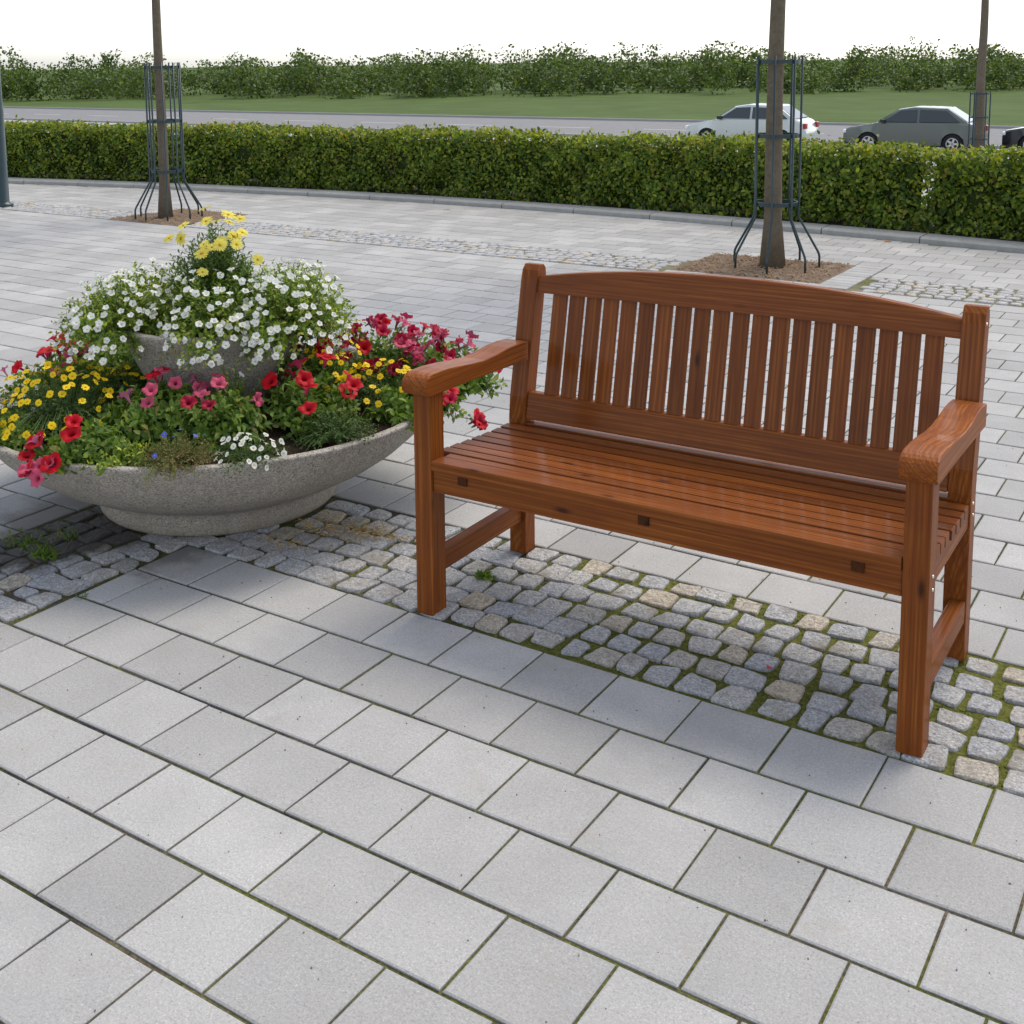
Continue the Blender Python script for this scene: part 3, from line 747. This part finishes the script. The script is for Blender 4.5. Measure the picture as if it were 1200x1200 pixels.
# yellow
YG='yellow flowering plants in the lower bowl'
plant('yellow_flower_plant','yellow flowers','mound of small yellow flowers at the front left of the lower bowl',(-1.50,-.13,SZ+.01),.25,.20,240,9,.018,.009,LDARK,[('yellow','yellow_flower',99,1.08,.03,.02,lambda x,y,z:z*2.5-y)],21,YG,ell=(1.0,1.1),inner=.12)
plant('yellow_flower_plant','yellow flowers','small-leaved yellow flower plant left of the bench armrest',(-.62,.68,SZ),.20,.17,150,10,.017,.009,LDARK,[('yellow','yellow_flower',55,1.0,.06,.018,lambda x,y,z:z*4)],22,YG)
plant('yellow_flower_plant','yellow flowers','yellow flower plant squeezed between the red petunias right of the upper bowl',(-.82,.60,SZ),.14,.24,90,9,.018,.009,LDARK,[('yellow','yellow_flower',45,1.0,.08,.022,lambda x,y,z:z*3)],23,YG)
plant('yellow_flower_plant','yellow flowers','thin yellow flower plant in the shade under the left side of the upper bowl',(-1.47,.13,SZ),.15,.18,60,9,.018,.009,LDARK,[('yellow','yellow_flower',22,.9,.07,.012,None)],24,YG)
# tiny white
TG='tiny white flower cushions'
plant('alyssum_plant','alyssum','cushion of tiny white flowers at the right front rim of the bowl',(-.62,-.07,SZ),.13,.09,80,9,.014,.006,LDARK,[('tiny','tiny_flower',44,1.25,-.02,.006,None)],31,TG)
plant('alyssum_plant','alyssum','cushion of tiny white flowers at the far left front of the bowl',(-1.74,-.14,SZ),.20,.11,110,9,.014,.006,LDARK,[('tiny','tiny_flower',40,1.35,-.02,.006,None)],32,TG)
plant('leafy_plant','foliage plant','dark leafy plant along the front left rim between yellow flowers and picture edge',(-1.52,-.36,SZ),.17,.09,100,10,.030,.014,LPET,[],45)
# withered
plant('withered_plant','withered plant','half withered brownish bushy plant with a few blue flowers at the front rim',(-.78,-.24,SZ),.14,.12,150,10,.014,.006,LDRY,[('blue','blue_flower',6,1.2,.0,.006,None)],41)
plant('leafy_plant','foliage plant','small dark leafy plant on bare soil near the right front rim',(-.52,.26,SZ),.15,.12,100,10,.020,.010,LDARK,[],42)
plant('leafy_plant','foliage plant','low pale green shoots at the front rim beside the trailing red petunia',(-1.00,-.30,SZ),.13,.07,60,9,.034,.014,LWHI,[],43)
plant('leafy_plant','foliage plant','fresh green shoots growing up the right face of the upper bowl',(-.95,.20,SZ),.10,.25,45,10,.028,.013,LWHI,[('white','small_flower',2,1.0,.15,.02,None)],44)
# upper bowl: five white trailing plants
WG='white trailing flower plants in the upper bowl'
UZ=.70
wdat=[('facing the viewer at the front of the upper bowl',-80,.20,100),('spilling over the left front of the upper bowl',-155,.33,99),('at the right front edge of the upper bowl',-25,.31,100),('at the back right of the upper bowl',35,.30,85),('at the back left of the upper bowl',150,.30,75),('on the far side of the upper bowl behind the daisies',95,.22,26)]
ax=Vector((Mr[0][0],Mr[0][1],0)).normalized(); ay=Vector((Mr[2][0],Mr[2][1],0)).normalized()
for i,(txt,an,rr,nf) in enumerate(wdat):
    c=ax*math.cos(R(an))*rr*1.12+ay*math.sin(R(an))*rr*.85
    plant('white_flower_plant','white flowers','small white trumpet flowers '+txt,(PX+c.x,PY+c.y,UZ-.01),.27 if i<4 else .24,.245,370,11,.029,.015,LWHI,[('white','white_flower',nf,1.0,-.03,.012,lambda x,y,z:-.9*(x*ay.x+y*ay.y)/.25)],50+i,WG,droop=.42,inner=.2)
plant('daisy_bush','daisies','tall bushy plant with pale yellow daisies crowning the planter',(PX+.01,PY+.02,UZ+.06),.185,.34,420,14,.040,.012,LDAI,[('daisy','daisy_flower',20,.84,.06,.045,lambda x,y,z:z*.6-.3*(x*ay.x+y*ay.y)/.17)],70,None,t0=.2,rootr=.3)

# ------------------------------------------------------------------ hedge
def leaf_cloud(pos,rs,size,nrmbias,asp=.62):
    N=len(pos); d_=rs.normal(0,1,(N,3)); d_[:,2]-=.15
    nr=rs.normal(0,.55,(N,3))+nrmbias
    s=size*rs.uniform(.5,1.35,N)
    V=leafmesh(pos,d_,nr,s,s*asp,.15,.12); return (V[0],V[1],V[2],0,8)
hd=empty('hedge',(-5,9.8,0),0,'long clipped green leafy hedge with yellowish top behind the kerb','hedge')
def hedge_pts(n,rs,face):
    a=-24+31*rs.beta(1.0,.8,n) if face!='x' else 0
    k=np.array([kerb(x) for x in a]); H=.83+.02*np.sin(a*1.7)+.015*np.sin(a*4.1)
    D=.75
    if face=='front':
        z=rs.uniform(.05,1,n)*H; b=k+.48+.06*np.sin(a*2.6+z*5)+.05*np.sin(a*7-z*9)+.03*np.sin(a*17+z*13)+np.abs(rs.normal(0,.06,n)); nb=np.tile([0.1,-1.,.55],(n,1))
    elif face=='top':
        b=k+.46+rs.uniform(0,1,n)*D; z=H+.02*np.sin(a*9+b*7)-np.abs(rs.normal(0,.04,n))+(rs.uniform(0,1,n)<.10)*rs.uniform(0,.07,n); nb=np.tile([0,-.2,1.],(n,1))
    elif face=='back':
        z=rs.uniform(.05,1,n)*H; b=k+.46+D-np.abs(rs.normal(0,.05,n)); nb=np.tile([0,1.,.4],(n,1))
    else:
        z=rs.uniform(.05,.98,n)*H; b=k+.46+rs.uniform(.05,1,n)*D; nb=np.tile([0,-.3,1.],(n,1))
    P=np.stack([a+5,b-9.8,z],1)
    # a thin place where the road shows through
    hole=((a+.66)/.10)**2+((z-.50)/.12)**2<1
    hole2=((a+.25)/.05)**2+((z-.22)/.06)**2<1
    keep=~((hole|hole2)&(rs.uniform(0,1,n)<.62)); return P[keep],nb[keep]
rs=np.random.RandomState(5); ch=[]
for face,n in (('front',64000),('top',30000),('back',22000),('in',26000)):
    P,nb=hedge_pts(n,rs,face); q=leaf_cloud(P,rs,.052,nb); ch.append((q[0],q[1],q[2],1 if face=='top' else 0,8))
link_mesh('foliage',mesh_np('foliage',ch,[HEDGE,HTOP]),None,hd)
CORE=simple('inner_twigs_and_shade',(.030,.045,.012),.95,.1,vary=.6,nscale=25,bump=1,bs=30)  # core of inner twigs, the hedge's dense inner shade put into its dark colour
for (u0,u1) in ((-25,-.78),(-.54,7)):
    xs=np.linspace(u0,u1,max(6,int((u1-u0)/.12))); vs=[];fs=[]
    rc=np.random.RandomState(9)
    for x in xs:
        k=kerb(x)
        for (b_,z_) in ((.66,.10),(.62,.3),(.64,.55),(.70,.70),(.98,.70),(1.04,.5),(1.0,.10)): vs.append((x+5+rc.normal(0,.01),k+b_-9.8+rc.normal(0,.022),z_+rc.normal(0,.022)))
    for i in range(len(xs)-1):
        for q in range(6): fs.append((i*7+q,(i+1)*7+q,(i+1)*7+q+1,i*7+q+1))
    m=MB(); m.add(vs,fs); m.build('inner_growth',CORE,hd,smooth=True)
tw=MB()
for _ in range(500):
    a=random.uniform(-20,6.5); b=kerb(a)+random.uniform(.6,1.05); 
    p=[(a+5,b-9.8,.0)]; x,y=a+5,b-9.8
    for z in (.25,.5,.75): x+=random.uniform(-.09,.09); y+=random.uniform(-.07,.07); p.append((x,y,z))
    tw.tube(p,[.009,.007,.005,.003],4,cap=False)
tw.build('stems',LIMB,hd)

# ------------------------------------------------------------------ trees and guards
def crown_np(c,rad,h,n,size,seed,mat_):
    rs=np.random.RandomState(seed); nc=46; 
    u=rs.uniform(-.8,1,nc); a=rs.uniform(0,2*PI,nc); r=np.sqrt(1-u*u)*rs.uniform(.45,1,nc)
    cc=np.stack([r*np.cos(a)*rad,r*np.sin(a)*rad,u*h/2*rs.uniform(.6,1,nc)],1)+np.array(c)
    k=rs.randint(0,nc,n); P=cc[k]+rs.normal(0,rad*.17,(n,3)); return cc,leaf_cloud(P,rs,size,np.tile([0,-.3,.8],(n,1)))
def tree(loc,rt,trunk_h,crown_c,crad,ch_,label,seed,name='street_tree',leaves=5200,lsize=.10):
    t=empty(name,(loc[0],loc[1],loc[2]),0,label,'tree','young street trees')
    m=MB(); n=14; pts=[];rd=[]
    for i in range(n+1):
        z=(crown_c+ch_*.25)*i/n; pts.append((.012*math.sin(z*1.7+seed),.012*math.sin(z*2.3),z)); rd.append(rt*(1+.45*math.exp(-z*9)-.55*i/n))
    m.tube(pts,rd,14); 
    cc,chk=crown_np((0,0,crown_c),crad,ch_,leaves,lsize,seed,CROWN)
    tr=m.build('trunk',BARK,t,smooth=True)
    mb=MB()
    for c in cc[::2]:
        z0=max(trunk_h,min(c[2]-.5,crown_c)); p0=Vector((0,0,z0)); p1=Vector(c); md=(p0+p1)/2+Vector((0,0,-.08))
        mb.tube([p0,md,p1],[rt*.35,rt*.2,.008],5,cap=False)
    mb.build('limbs',BARK,t,smooth=True)
    link_mesh('crown',mesh_np('crown',[chk],[CROWN]),None,t); return t
def guard(loc,rb,rtop,nb,ph,label,zk=.42,zl=.13,top=1.75,rad=.010,rings=(.54,1.1,1.7)):
    g=empty('tree_guard',loc,0,label,'tree guard','metal tree guards')
    for k in range(nb):
        a=ph+2*PI*k/nb; c,s=math.cos(a),math.sin(a)
        def P(r,z): return (c*r,s*r,z)
        pts=[P(rb,-.01),P(rb,zl-.03),P(rb-.004,zl-.01),P(rb-.012,zl+.01),P(rtop+.012,zk-.012),P(rtop+.003,zk+.004),P(rtop,zk+.03),P(rtop,top)]
        m=MB(); m.tube(pts,rad,8); m.build('bar',GUARD,g,smooth=True)
    for z in rings:
        m=MB(); vs=[];fs=[];n=40
        for k in range(n):
            a=2*PI*k/n
            for (dr,dz) in ((-.010,-.016),(-.004,-.016),(-.004,.016),(-.010,.016)): vs.append(((rtop+dr-.005)*math.cos(a),(rtop+dr-.005)*math.sin(a),z+dz))
        for k in range(n):
            k2=(k+1)%n
            for q in range(4): fs.append((k*4+q,k2*4+q,k2*4+(q+1)%4,k*4+(q+1)%4))
        m.add(vs,fs); m.build('ring',GUARD,g,smooth=False)
    return g
tree((-1.24,6.66,0),.076,2.9,4.9,1.15,2.8,'street tree with smooth grey-brown trunk behind the bench backrest',3)
guard((-1.22,6.66,0),.37,.185,8,-PI/2-.39,'dark green metal tree guard around the right tree trunk',rb and None if False else .42) if False else guard((-1.22,6.66,0),.36,.185,7,-PI/2+.18,'dark green metal tree guard around the trunk behind the bench')
tree((-8.27,6.38,0),.060,2.9,5.1,1.1,2.6,'thin street tree on the left above the yellow daisies',4)
guard((-8.24,6.40,0),.37,.19,9,-PI/2+.1,'dark green metal tree guard around the thin tree on the left')
tree((-4.18,29.7,-.93),.13,3.6,6.6,1.9,3.6,'street tree beyond the hedge in front of the parked cars',8,leaves=4200,lsize=.16)
guard((-4.18,29.7,-.93),.40,.24,6,.3,'dark tree guard beyond the hedge in front of the parked cars',rad=.02)
# lamp post at the left edge
lp=empty('lamp_post',(-10.95,6.16,0),0,'dark blue-green round lamp post standing at the left edge of the square','lamp post')
m=MB(); m.lathe([(.10,.0),(.115,.0),(.115,.03),(.085,.05),(.072,.06),(.070,1.2),(.066,1.22),(.050,3.9),(.045,4.3)],n=24,cap1=True); m.build('post',GUARD,lp,smooth=True)
m=MB(); m.lathe([(.05,4.3),(.16,4.36),(.20,4.62),(.17,4.86)],n=24); m.build('lamp_globe',simple('milk_glass',(.8,.8,.78),.2,.5),lp,smooth=True)
m=MB(); m.lathe([(.21,4.86),(.20,4.90),(.06,5.0),(.005,5.01)],n=24); m.build('cap',GUARD,lp,smooth=True)

# ------------------------------------------------------------------ cars beyond the hedge
GLASS=Mat('car_glass').set(color=(.03,.04,.045),rough=.05,spec=.8)
RUB=simple('tyre_rubber',(.02,.02,.021),.85,.2); RIM=simple('alloy',(.55,.56,.57),.3,.5,metal=.7)
LAMPR=simple('tail_lamp',(.35,.01,.01),.2,.6); LAMPW=simple('head_lamp',(.75,.77,.78),.1,.6)
TRIM=simple('black_trim',(.02,.02,.02),.5,.4)
def car(loc,rz,col,label,L=4.2):
    c=empty('parked_car',loc,rz,label,'car','cars parked beyond the hedge'); s=L/4.2
    paint=Mat('car_paint').set(color=col,rough=.3,metal=.3,coat=.8,coatr=.05)
    Wd=1.7
    def prof(t):  # roofline / bonnet height of the side silhouette
        P=[(0,.62),(.08,.74),(.5,.82),(1.05,.92),(1.30,.96),(3.55,.98),(3.95,.94),(4.12,.80),(4.2,.60)]
        for i in range(len(P)-1):
            if P[i][0]<=t<=P[i+1][0]:
                u=(t-P[i][0])/(P[i+1][0]-P[i][0]); return P[i][1]+(P[i+1][1]-P[i][1])*u
        return .6
    wx=(.82,3.40); wr=.35
    xs=sorted(set([round(x,3) for x in list(np.linspace(0,4.2,43))]+[.47,1.17,3.05,3.75]))
    def low(x):
        z=.24
        for w_ in wx:
            if abs(x-w_)<wr: z=max(z,.30+math.sqrt(max(wr**2-(x-w_)**2,0)))
        return z
    vs=[];fs=[]; sec=[]
    for x in xs:
        e=min(x,4.2-x); yw=Wd/2*(1-.16*max(0,1-e/.45)**2); zt=prof(x); zl=low(x); zb=min(zt-.03,max(zl,.24))
        pts=[(-yw*.97,zb),(-yw,min(max(.45,zb),zt-.02)),(-yw*.985,zt-.05 if zt-.05>zb else zt-.01),(-yw*.93,zt),(0,zt+.02),(yw*.93,zt),(yw*.985,zt-.05 if zt-.05>zb else zt-.01),(yw,min(max(.45,zb),zt-.02)),(yw*.97,zb)]
        vs+=[(x*s,y,z) for y,z in pts]
    for i in range(len(xs)-1):
        for q in range(8): fs.append((i*9+q,(i+1)*9+q,(i+1)*9+q+1,i*9+q+1))
    fs.append(tuple(range(9))); n0=(len(xs)-1)*9; fs.append(tuple(n0+q for q in range(8,-1,-1)))
    m=MB(); m.add(vs,fs)
    # cabin
    cab=[(1.08,.93,.80),(1.75,1.36,.66),(2.2,1.43,.64),(3.2,1.40,.64),(3.82,.97,.78)]
    vs=[];fs=[]
    for (x,z,y) in cab: vs+=[(x*s,-y,z),(x*s,-y*.9,z+.02),(x*s,y*.9,z+.02),(x*s,y,z)]
    base=[(1.08,.90,.82),(3.9,.90,.80)]
    n=len(cab)
    for i in range(n-1):
        for q in range(3): fs.append((i*4+q,(i+1)*4+q,(i+1)*4+q+1,i*4+q+1))
    b0=len(vs); vs+=[(1.02*s,-.82,.90),(1.02*s,.82,.90),(3.92*s,-.80,.90),(3.92*s,.80,.90)]
    fs+=[(0,3,b0+1,b0),((n-1)*4+3,(n-1)*4,b0+2,b0+3),(b0,)+tuple(i*4 for i in range(n))[::1]+(b0+2,),(b0+3,)+tuple(i*4+3 for i in range(n))[::-1]+(b0+1,)]
    m.add(vs,fs)
    bo_=m.build('body',paint,c,smooth=True); bo_.data.set_sharp_from_angle(angle=R(32))
    # glass, a little proud of the cabin
    for sd in (-1,1):
        for (a_,b_,c_,d_) in (((1.28,.985),(2.30,.985),(2.30,1.36),(1.80,1.33)),((2.38,.985),(3.60,.985),(3.18,1.33),(2.38,1.36))):
            g=MB(); q=[]
            for (x,z) in (a_,b_,c_,d_):
                y=.82+(.65-.82)*(z-.93)/.47+.012; q.append((x*s,sd*y,z))
            qi=[(x,y-sd*.01,z) for x,y,z in q]
            g.add(q+qi,[(0,1,2,3),(4,5,6,7),(0,1,5,4),(1,2,6,5),(2,3,7,6),(3,0,4,7)]); g.build('side_window',GLASS,c)
    for (x0,z0,x1,z1,nm,w0,w1) in ((1.10,.965,1.72,1.355,'windscreen',.74,.60),(3.80,1.00,3.24,1.375,'rear_window',.72,.58)):
        dx=-.012 if nm=='windscreen' else .012
        g=MB(); q=[((x0+dx)*s,-w0,z0+.01),((x0+dx)*s,w0,z0+.01),((x1+dx)*s,w1,z1+.01),((x1+dx)*s,-w1,z1+.01)]
        g.add(q+[(x-dx*.6,y,z-.01) for x,y,z in q],[(0,1,2,3),(4,5,6,7),(0,1,5,4),(1,2,6,5),(2,3,7,6),(3,0,4,7)]); g.build(nm,GLASS,c)
    for w_ in wx:
        for sd in (-1,1):
            t=MB(); n=28; vs=[];fs=[]
            pr_=[(.19,.0),(.26,.0),(.305,.02),(.315,.06),(.315,.16),(.30,.2)]
            for (r,d) in pr_:
                for k in range(n): vs.append((w_*s+r*math.cos(2*PI*k/n),sd*(.845-d),.315+r*math.sin(2*PI*k/n)))
            for q in range(len(pr_)-1):
                for k in range(n): fs.append((q*n+k,q*n+(k+1)%n,(q+1)*n+(k+1)%n,(q+1)*n+k))
            t.add(vs,fs); wh=t.build('wheel',RUB,c,smooth=True)
            r_=MB(); y=sd*.838
            for k in range(5):
                a=2*PI*k/5; ca,sa=math.cos(a),math.sin(a)
                P=[]
                for (rr,ww) in ((.02,.035),(.19,.028)):
                    for e in (-1,1): P.append((w_*s+rr*ca-e*ww*sa,y,.315+rr*sa+e*ww*ca))
                P+=[(x,yy-sd*.03,z) for x,yy,z in P]
                r_.add(P,[(0,1,3,2),(4,5,7,6),(0,1,5,4),(2,3,7,6),(0,2,6,4),(1,3,7,5)])
            vs=[];fs=[]
            for (r,dy) in ((.165,0),(.195,0),(.2,.03)):
                for k in range(n): vs.append((w_*s+r*math.cos(2*PI*k/n),y-sd*dy,.315+r*math.sin(2*PI*k/n)))
            for q in range(2):
                for k in range(n): fs.append((q*n+k,q*n+(k+1)%n,(q+1)*n+(k+1)%n,(q+1)*n+k))
            r_.add(vs,fs)
            r_.add([(w_*s+.19*math.cos(2*PI*k/n),y-sd*.05,.315+.19*math.sin(2*PI*k/n)) for k in range(n)],[tuple(range(n))],1)
            r_.build('rim',[RIM,TRIM],wh)
    for sd in (-1,1):
        g=MB(); g.box(-.005,.10,sd*.62-.16,sd*.62+.16,.60,.70,.02); g.build('headlight',LAMPW,c)
        g=MB(); g.box(4.10*s,4.20*s,sd*.66-.11,sd*.66+.11,.66,.84,.02); g.build('tail_light',LAMPR,c)
        g=MB(); g.box(1.22*s,1.36*s,sd*.90-.09,sd*.90+.09,.95,1.06,.02); g.build('wing_mirror',TRIM,c)
    g=MB(); g.box(.02,4.17*s,-.80,.80,.19,.30,.03); g.build('sill',TRIM,c)
    return c
zt=lambda b: terr(b)+.0
car((-9.65,36.9,zt(37)),R(2),(.11,.13,.115),'grey-green parked car showing a wheel above the hedge on the right')
car((-5.05,38.3,zt(38)),R(2),(.012,.014,.022),'dark blue parked car at the right picture edge beyond the hedge')
car((-14.9,36.2,zt(36)),R(2),(.50,.55,.53),'pale parked car left of the grey-green one beyond the hedge')

# far trees closing the view
ax0=(.836,.549); ay0=(-.545,.827)
rs=np.random.RandomState(77)
cc=[]
for k in range(330):
    t=rs.uniform(-110,110); dd=rs.uniform(116,150); hh=rs.uniform(2.2,5.4); rr=rs.uniform(1.8,3.4)
    cx_=CAM.x+ay0[0]*dd+ax0[0]*t; cy_=CAM.y+ay0[1]*dd+ax0[1]*t
    for q in range(9): cc.append((cx_+rs.normal(0,rr*.45),cy_+rs.normal(0,rr*.45),-1.7+hh*rs.uniform(.15,.85),rr*.42))
cc=np.array(cc); NT=190000; k=rs.randint(0,len(cc),NT); P=cc[k,:3]+np.clip(rs.normal(0,1,(NT,3)),-1.5,1.5)*cc[k,3:4]*.55; P[:,2]=np.maximum(P[:,2],-1.7)
link=link_mesh('distant_trees',mesh_np('distant_trees',[leaf_cloud(P,rs,.30,np.tile([0,-.5,.8],(NT,1)),.8)],[CROWN]),None)
tag(link,'low far-off belt of trees on the horizon','trees',kind='stuff')

# ------------------------------------------------------------------ small growth and litter
def blades(pos,rs,h,wd,lean_=.6):
    N=len(pos); d_=rs.normal(0,lean_,(N,3)); d_[:,2]=1; nr=rs.normal(0,1,(N,3)); nr[:,2]*=.2
    s=h*rs.uniform(.5,1.3,N); V=leafmesh(pos,d_,nr,s,np.full(N,wd)*rs.uniform(.7,1.3,N),.05,.3); return (V[0],V[1],V[2],0,8)
rs=np.random.RandomState(3)
# moss cushions in the joints of the near sett band
pts=[]
def inslabs(x,y): return False
for _ in range(520):
    x=rs.uniform(-.3,3.4); y=rs.uniform(.0,.66)
    if rs.uniform()<.0: continue
    k=rs.randint(10,34); q=rs.normal(0,.016,(k,2)); pts+= [(x+u*1.6,y+v*.6,-.010) for u,v in q]
pts=np.array(pts)
o=link_mesh('moss',mesh_np('moss',[blades(pts,rs,.0085,.006,.9)],[MOSS]),None); tag(o,'yellow-green moss filling the joints of the granite setts','moss',kind='stuff')
def tuft(loc,n,spread,h,wd,m_,name,label,cat,lean_=.6,group=None):
    t=np.stack([rs.normal(0,spread,n),rs.normal(0,spread*.6,n),np.zeros(n)],1)
    o=link_mesh(name,mesh_np(name,[blades(t,rs,h,wd,lean_)],[m_]),None); o.location=loc; tag(o,label,cat,group); return o
tuft((-1.34,-.36,-.004),46,.022,.055,.009,WEED,'weed','leafy green weed with upright shoots left of the planter foot','weed',.55)
tuft((-1.52,-.30,-.004),150,.065,.024,.006,WEED,'weed','low spreading grass between the setts at the left picture edge','grass',.7)['kind']='stuff'
tuft((-1.42,-.21,-.004),22,.03,.05,.004,WEED,'weed','thin grassy weed in the shade under the planter','weed',.5)
tuft((.07,.33,.0),40,.016,.03,.010,WEED,'weed','small green weed growing beside the left stretcher of the bench','weed',.9)
tuft((-.965,-.50,0),14,.02,.018,.005,WEED,'weed','tiny weed in a slab joint below the planter','weed',.8)
for k,(x,y,n,sp) in enumerate(((-.66,.35,150,.05),(-.50,.42,240,.06),(-.72,.18,90,.045))):
    t=np.stack([rs.normal(0,sp*1.4,n),rs.normal(0,sp*.7,n),rs.uniform(0,.012,n)],1)
    d_=rs.normal(0,1,(n,3)); d_[:,2]=np.abs(d_[:,2])*.25; s=.032*rs.uniform(.4,1.3,n)
    V=leafmesh(t,d_,rs.normal(0,1,(n,3)),s,np.full(n,.0035),.05,.2)
    o=link_mesh('dry_grass',mesh_np('dry_grass',[(V[0],V[1],V[2],0,8)],[STRAW]),None); o.location=(x,y,.004)
    tag(o,['tuft of dry straw at the right of the planter foot','largest tuft of dry straw on the setts between planter and bench','small tuft of dry straw on the setts in front of the planter foot'][k],'dry grass','dry grass tufts')
gr=MB(); rg=random.Random(8)
for _ in range(1500):
    x=rg.uniform(-2.6,3.4); y=rg.uniform(-2.6,3.0); s_=rg.uniform(.0012,.0034); h_=s_*1.1
    if (x-PX)**2+(y-PY)**2<.26: continue
    z=.006 if 0<y<.65 else .0004
    q=[(x+s_*rg.uniform(.6,1.2)*c_,y+s_*rg.uniform(.6,1.2)*d_,z) for c_,d_ in ((1,0),(0,1),(-1,0),(0,-1))]+[(x,y,z+h_)]
    gr.add(q,[(0,1,4),(1,2,4),(2,3,4),(3,0,4)])
tag(gr.build('grit',simple('grit_stone',(.20,.17,.13),.9,.2,vary=.7,nscale=3)),'fine loose grit scattered over the paving','grit',kind='stuff')
def litter(loc,s,colr,name,label,cat):
    M_=simple(name+'_colour',colr,.8,.2); m=MB()
    m.add([(-s,0,.004),(-s*.3,-s*.5,.001),(s*.4,-s*.45,.003),(s,0,.007),(s*.35,s*.5,.004),(-s*.4,s*.45,.002),(0,0,.001)],[(0,1,6),(1,2,6),(2,3,6),(3,4,6),(4,5,6),(5,0,6)])
    o=m.build(name,M_,smooth=True); o.location=loc; o.rotation_euler=(0,0,random.uniform(0,6)); tag(o,label,cat); return o
litter((1.10,.245,.006),.014,(.55,.05,.10),'petal','pink petal lying on the setts under the bench','petal')
litter((-.80,8.55,.002),.05,(.50,.20,.06),'fallen_leaf','orange fallen leaf on the slabs by the kerb at the right','leaf')
litter((-5.9,8.55,.002),.05,(.50,.24,.08),'fallen_leaf','brown fallen leaf on the slabs by the kerb near the middle','leaf')
litter((-1.40,-.60,.003),.012,(.50,.18,.05),'fallen_leaf','small orange leaf on the setts below the planter','leaf')

scene.render.engine='CYCLES'
try:
    scene.cycles.use_denoising=True
    scene.cycles.max_bounces=7; scene.cycles.transparent_max_bounces=8
except Exception: pass
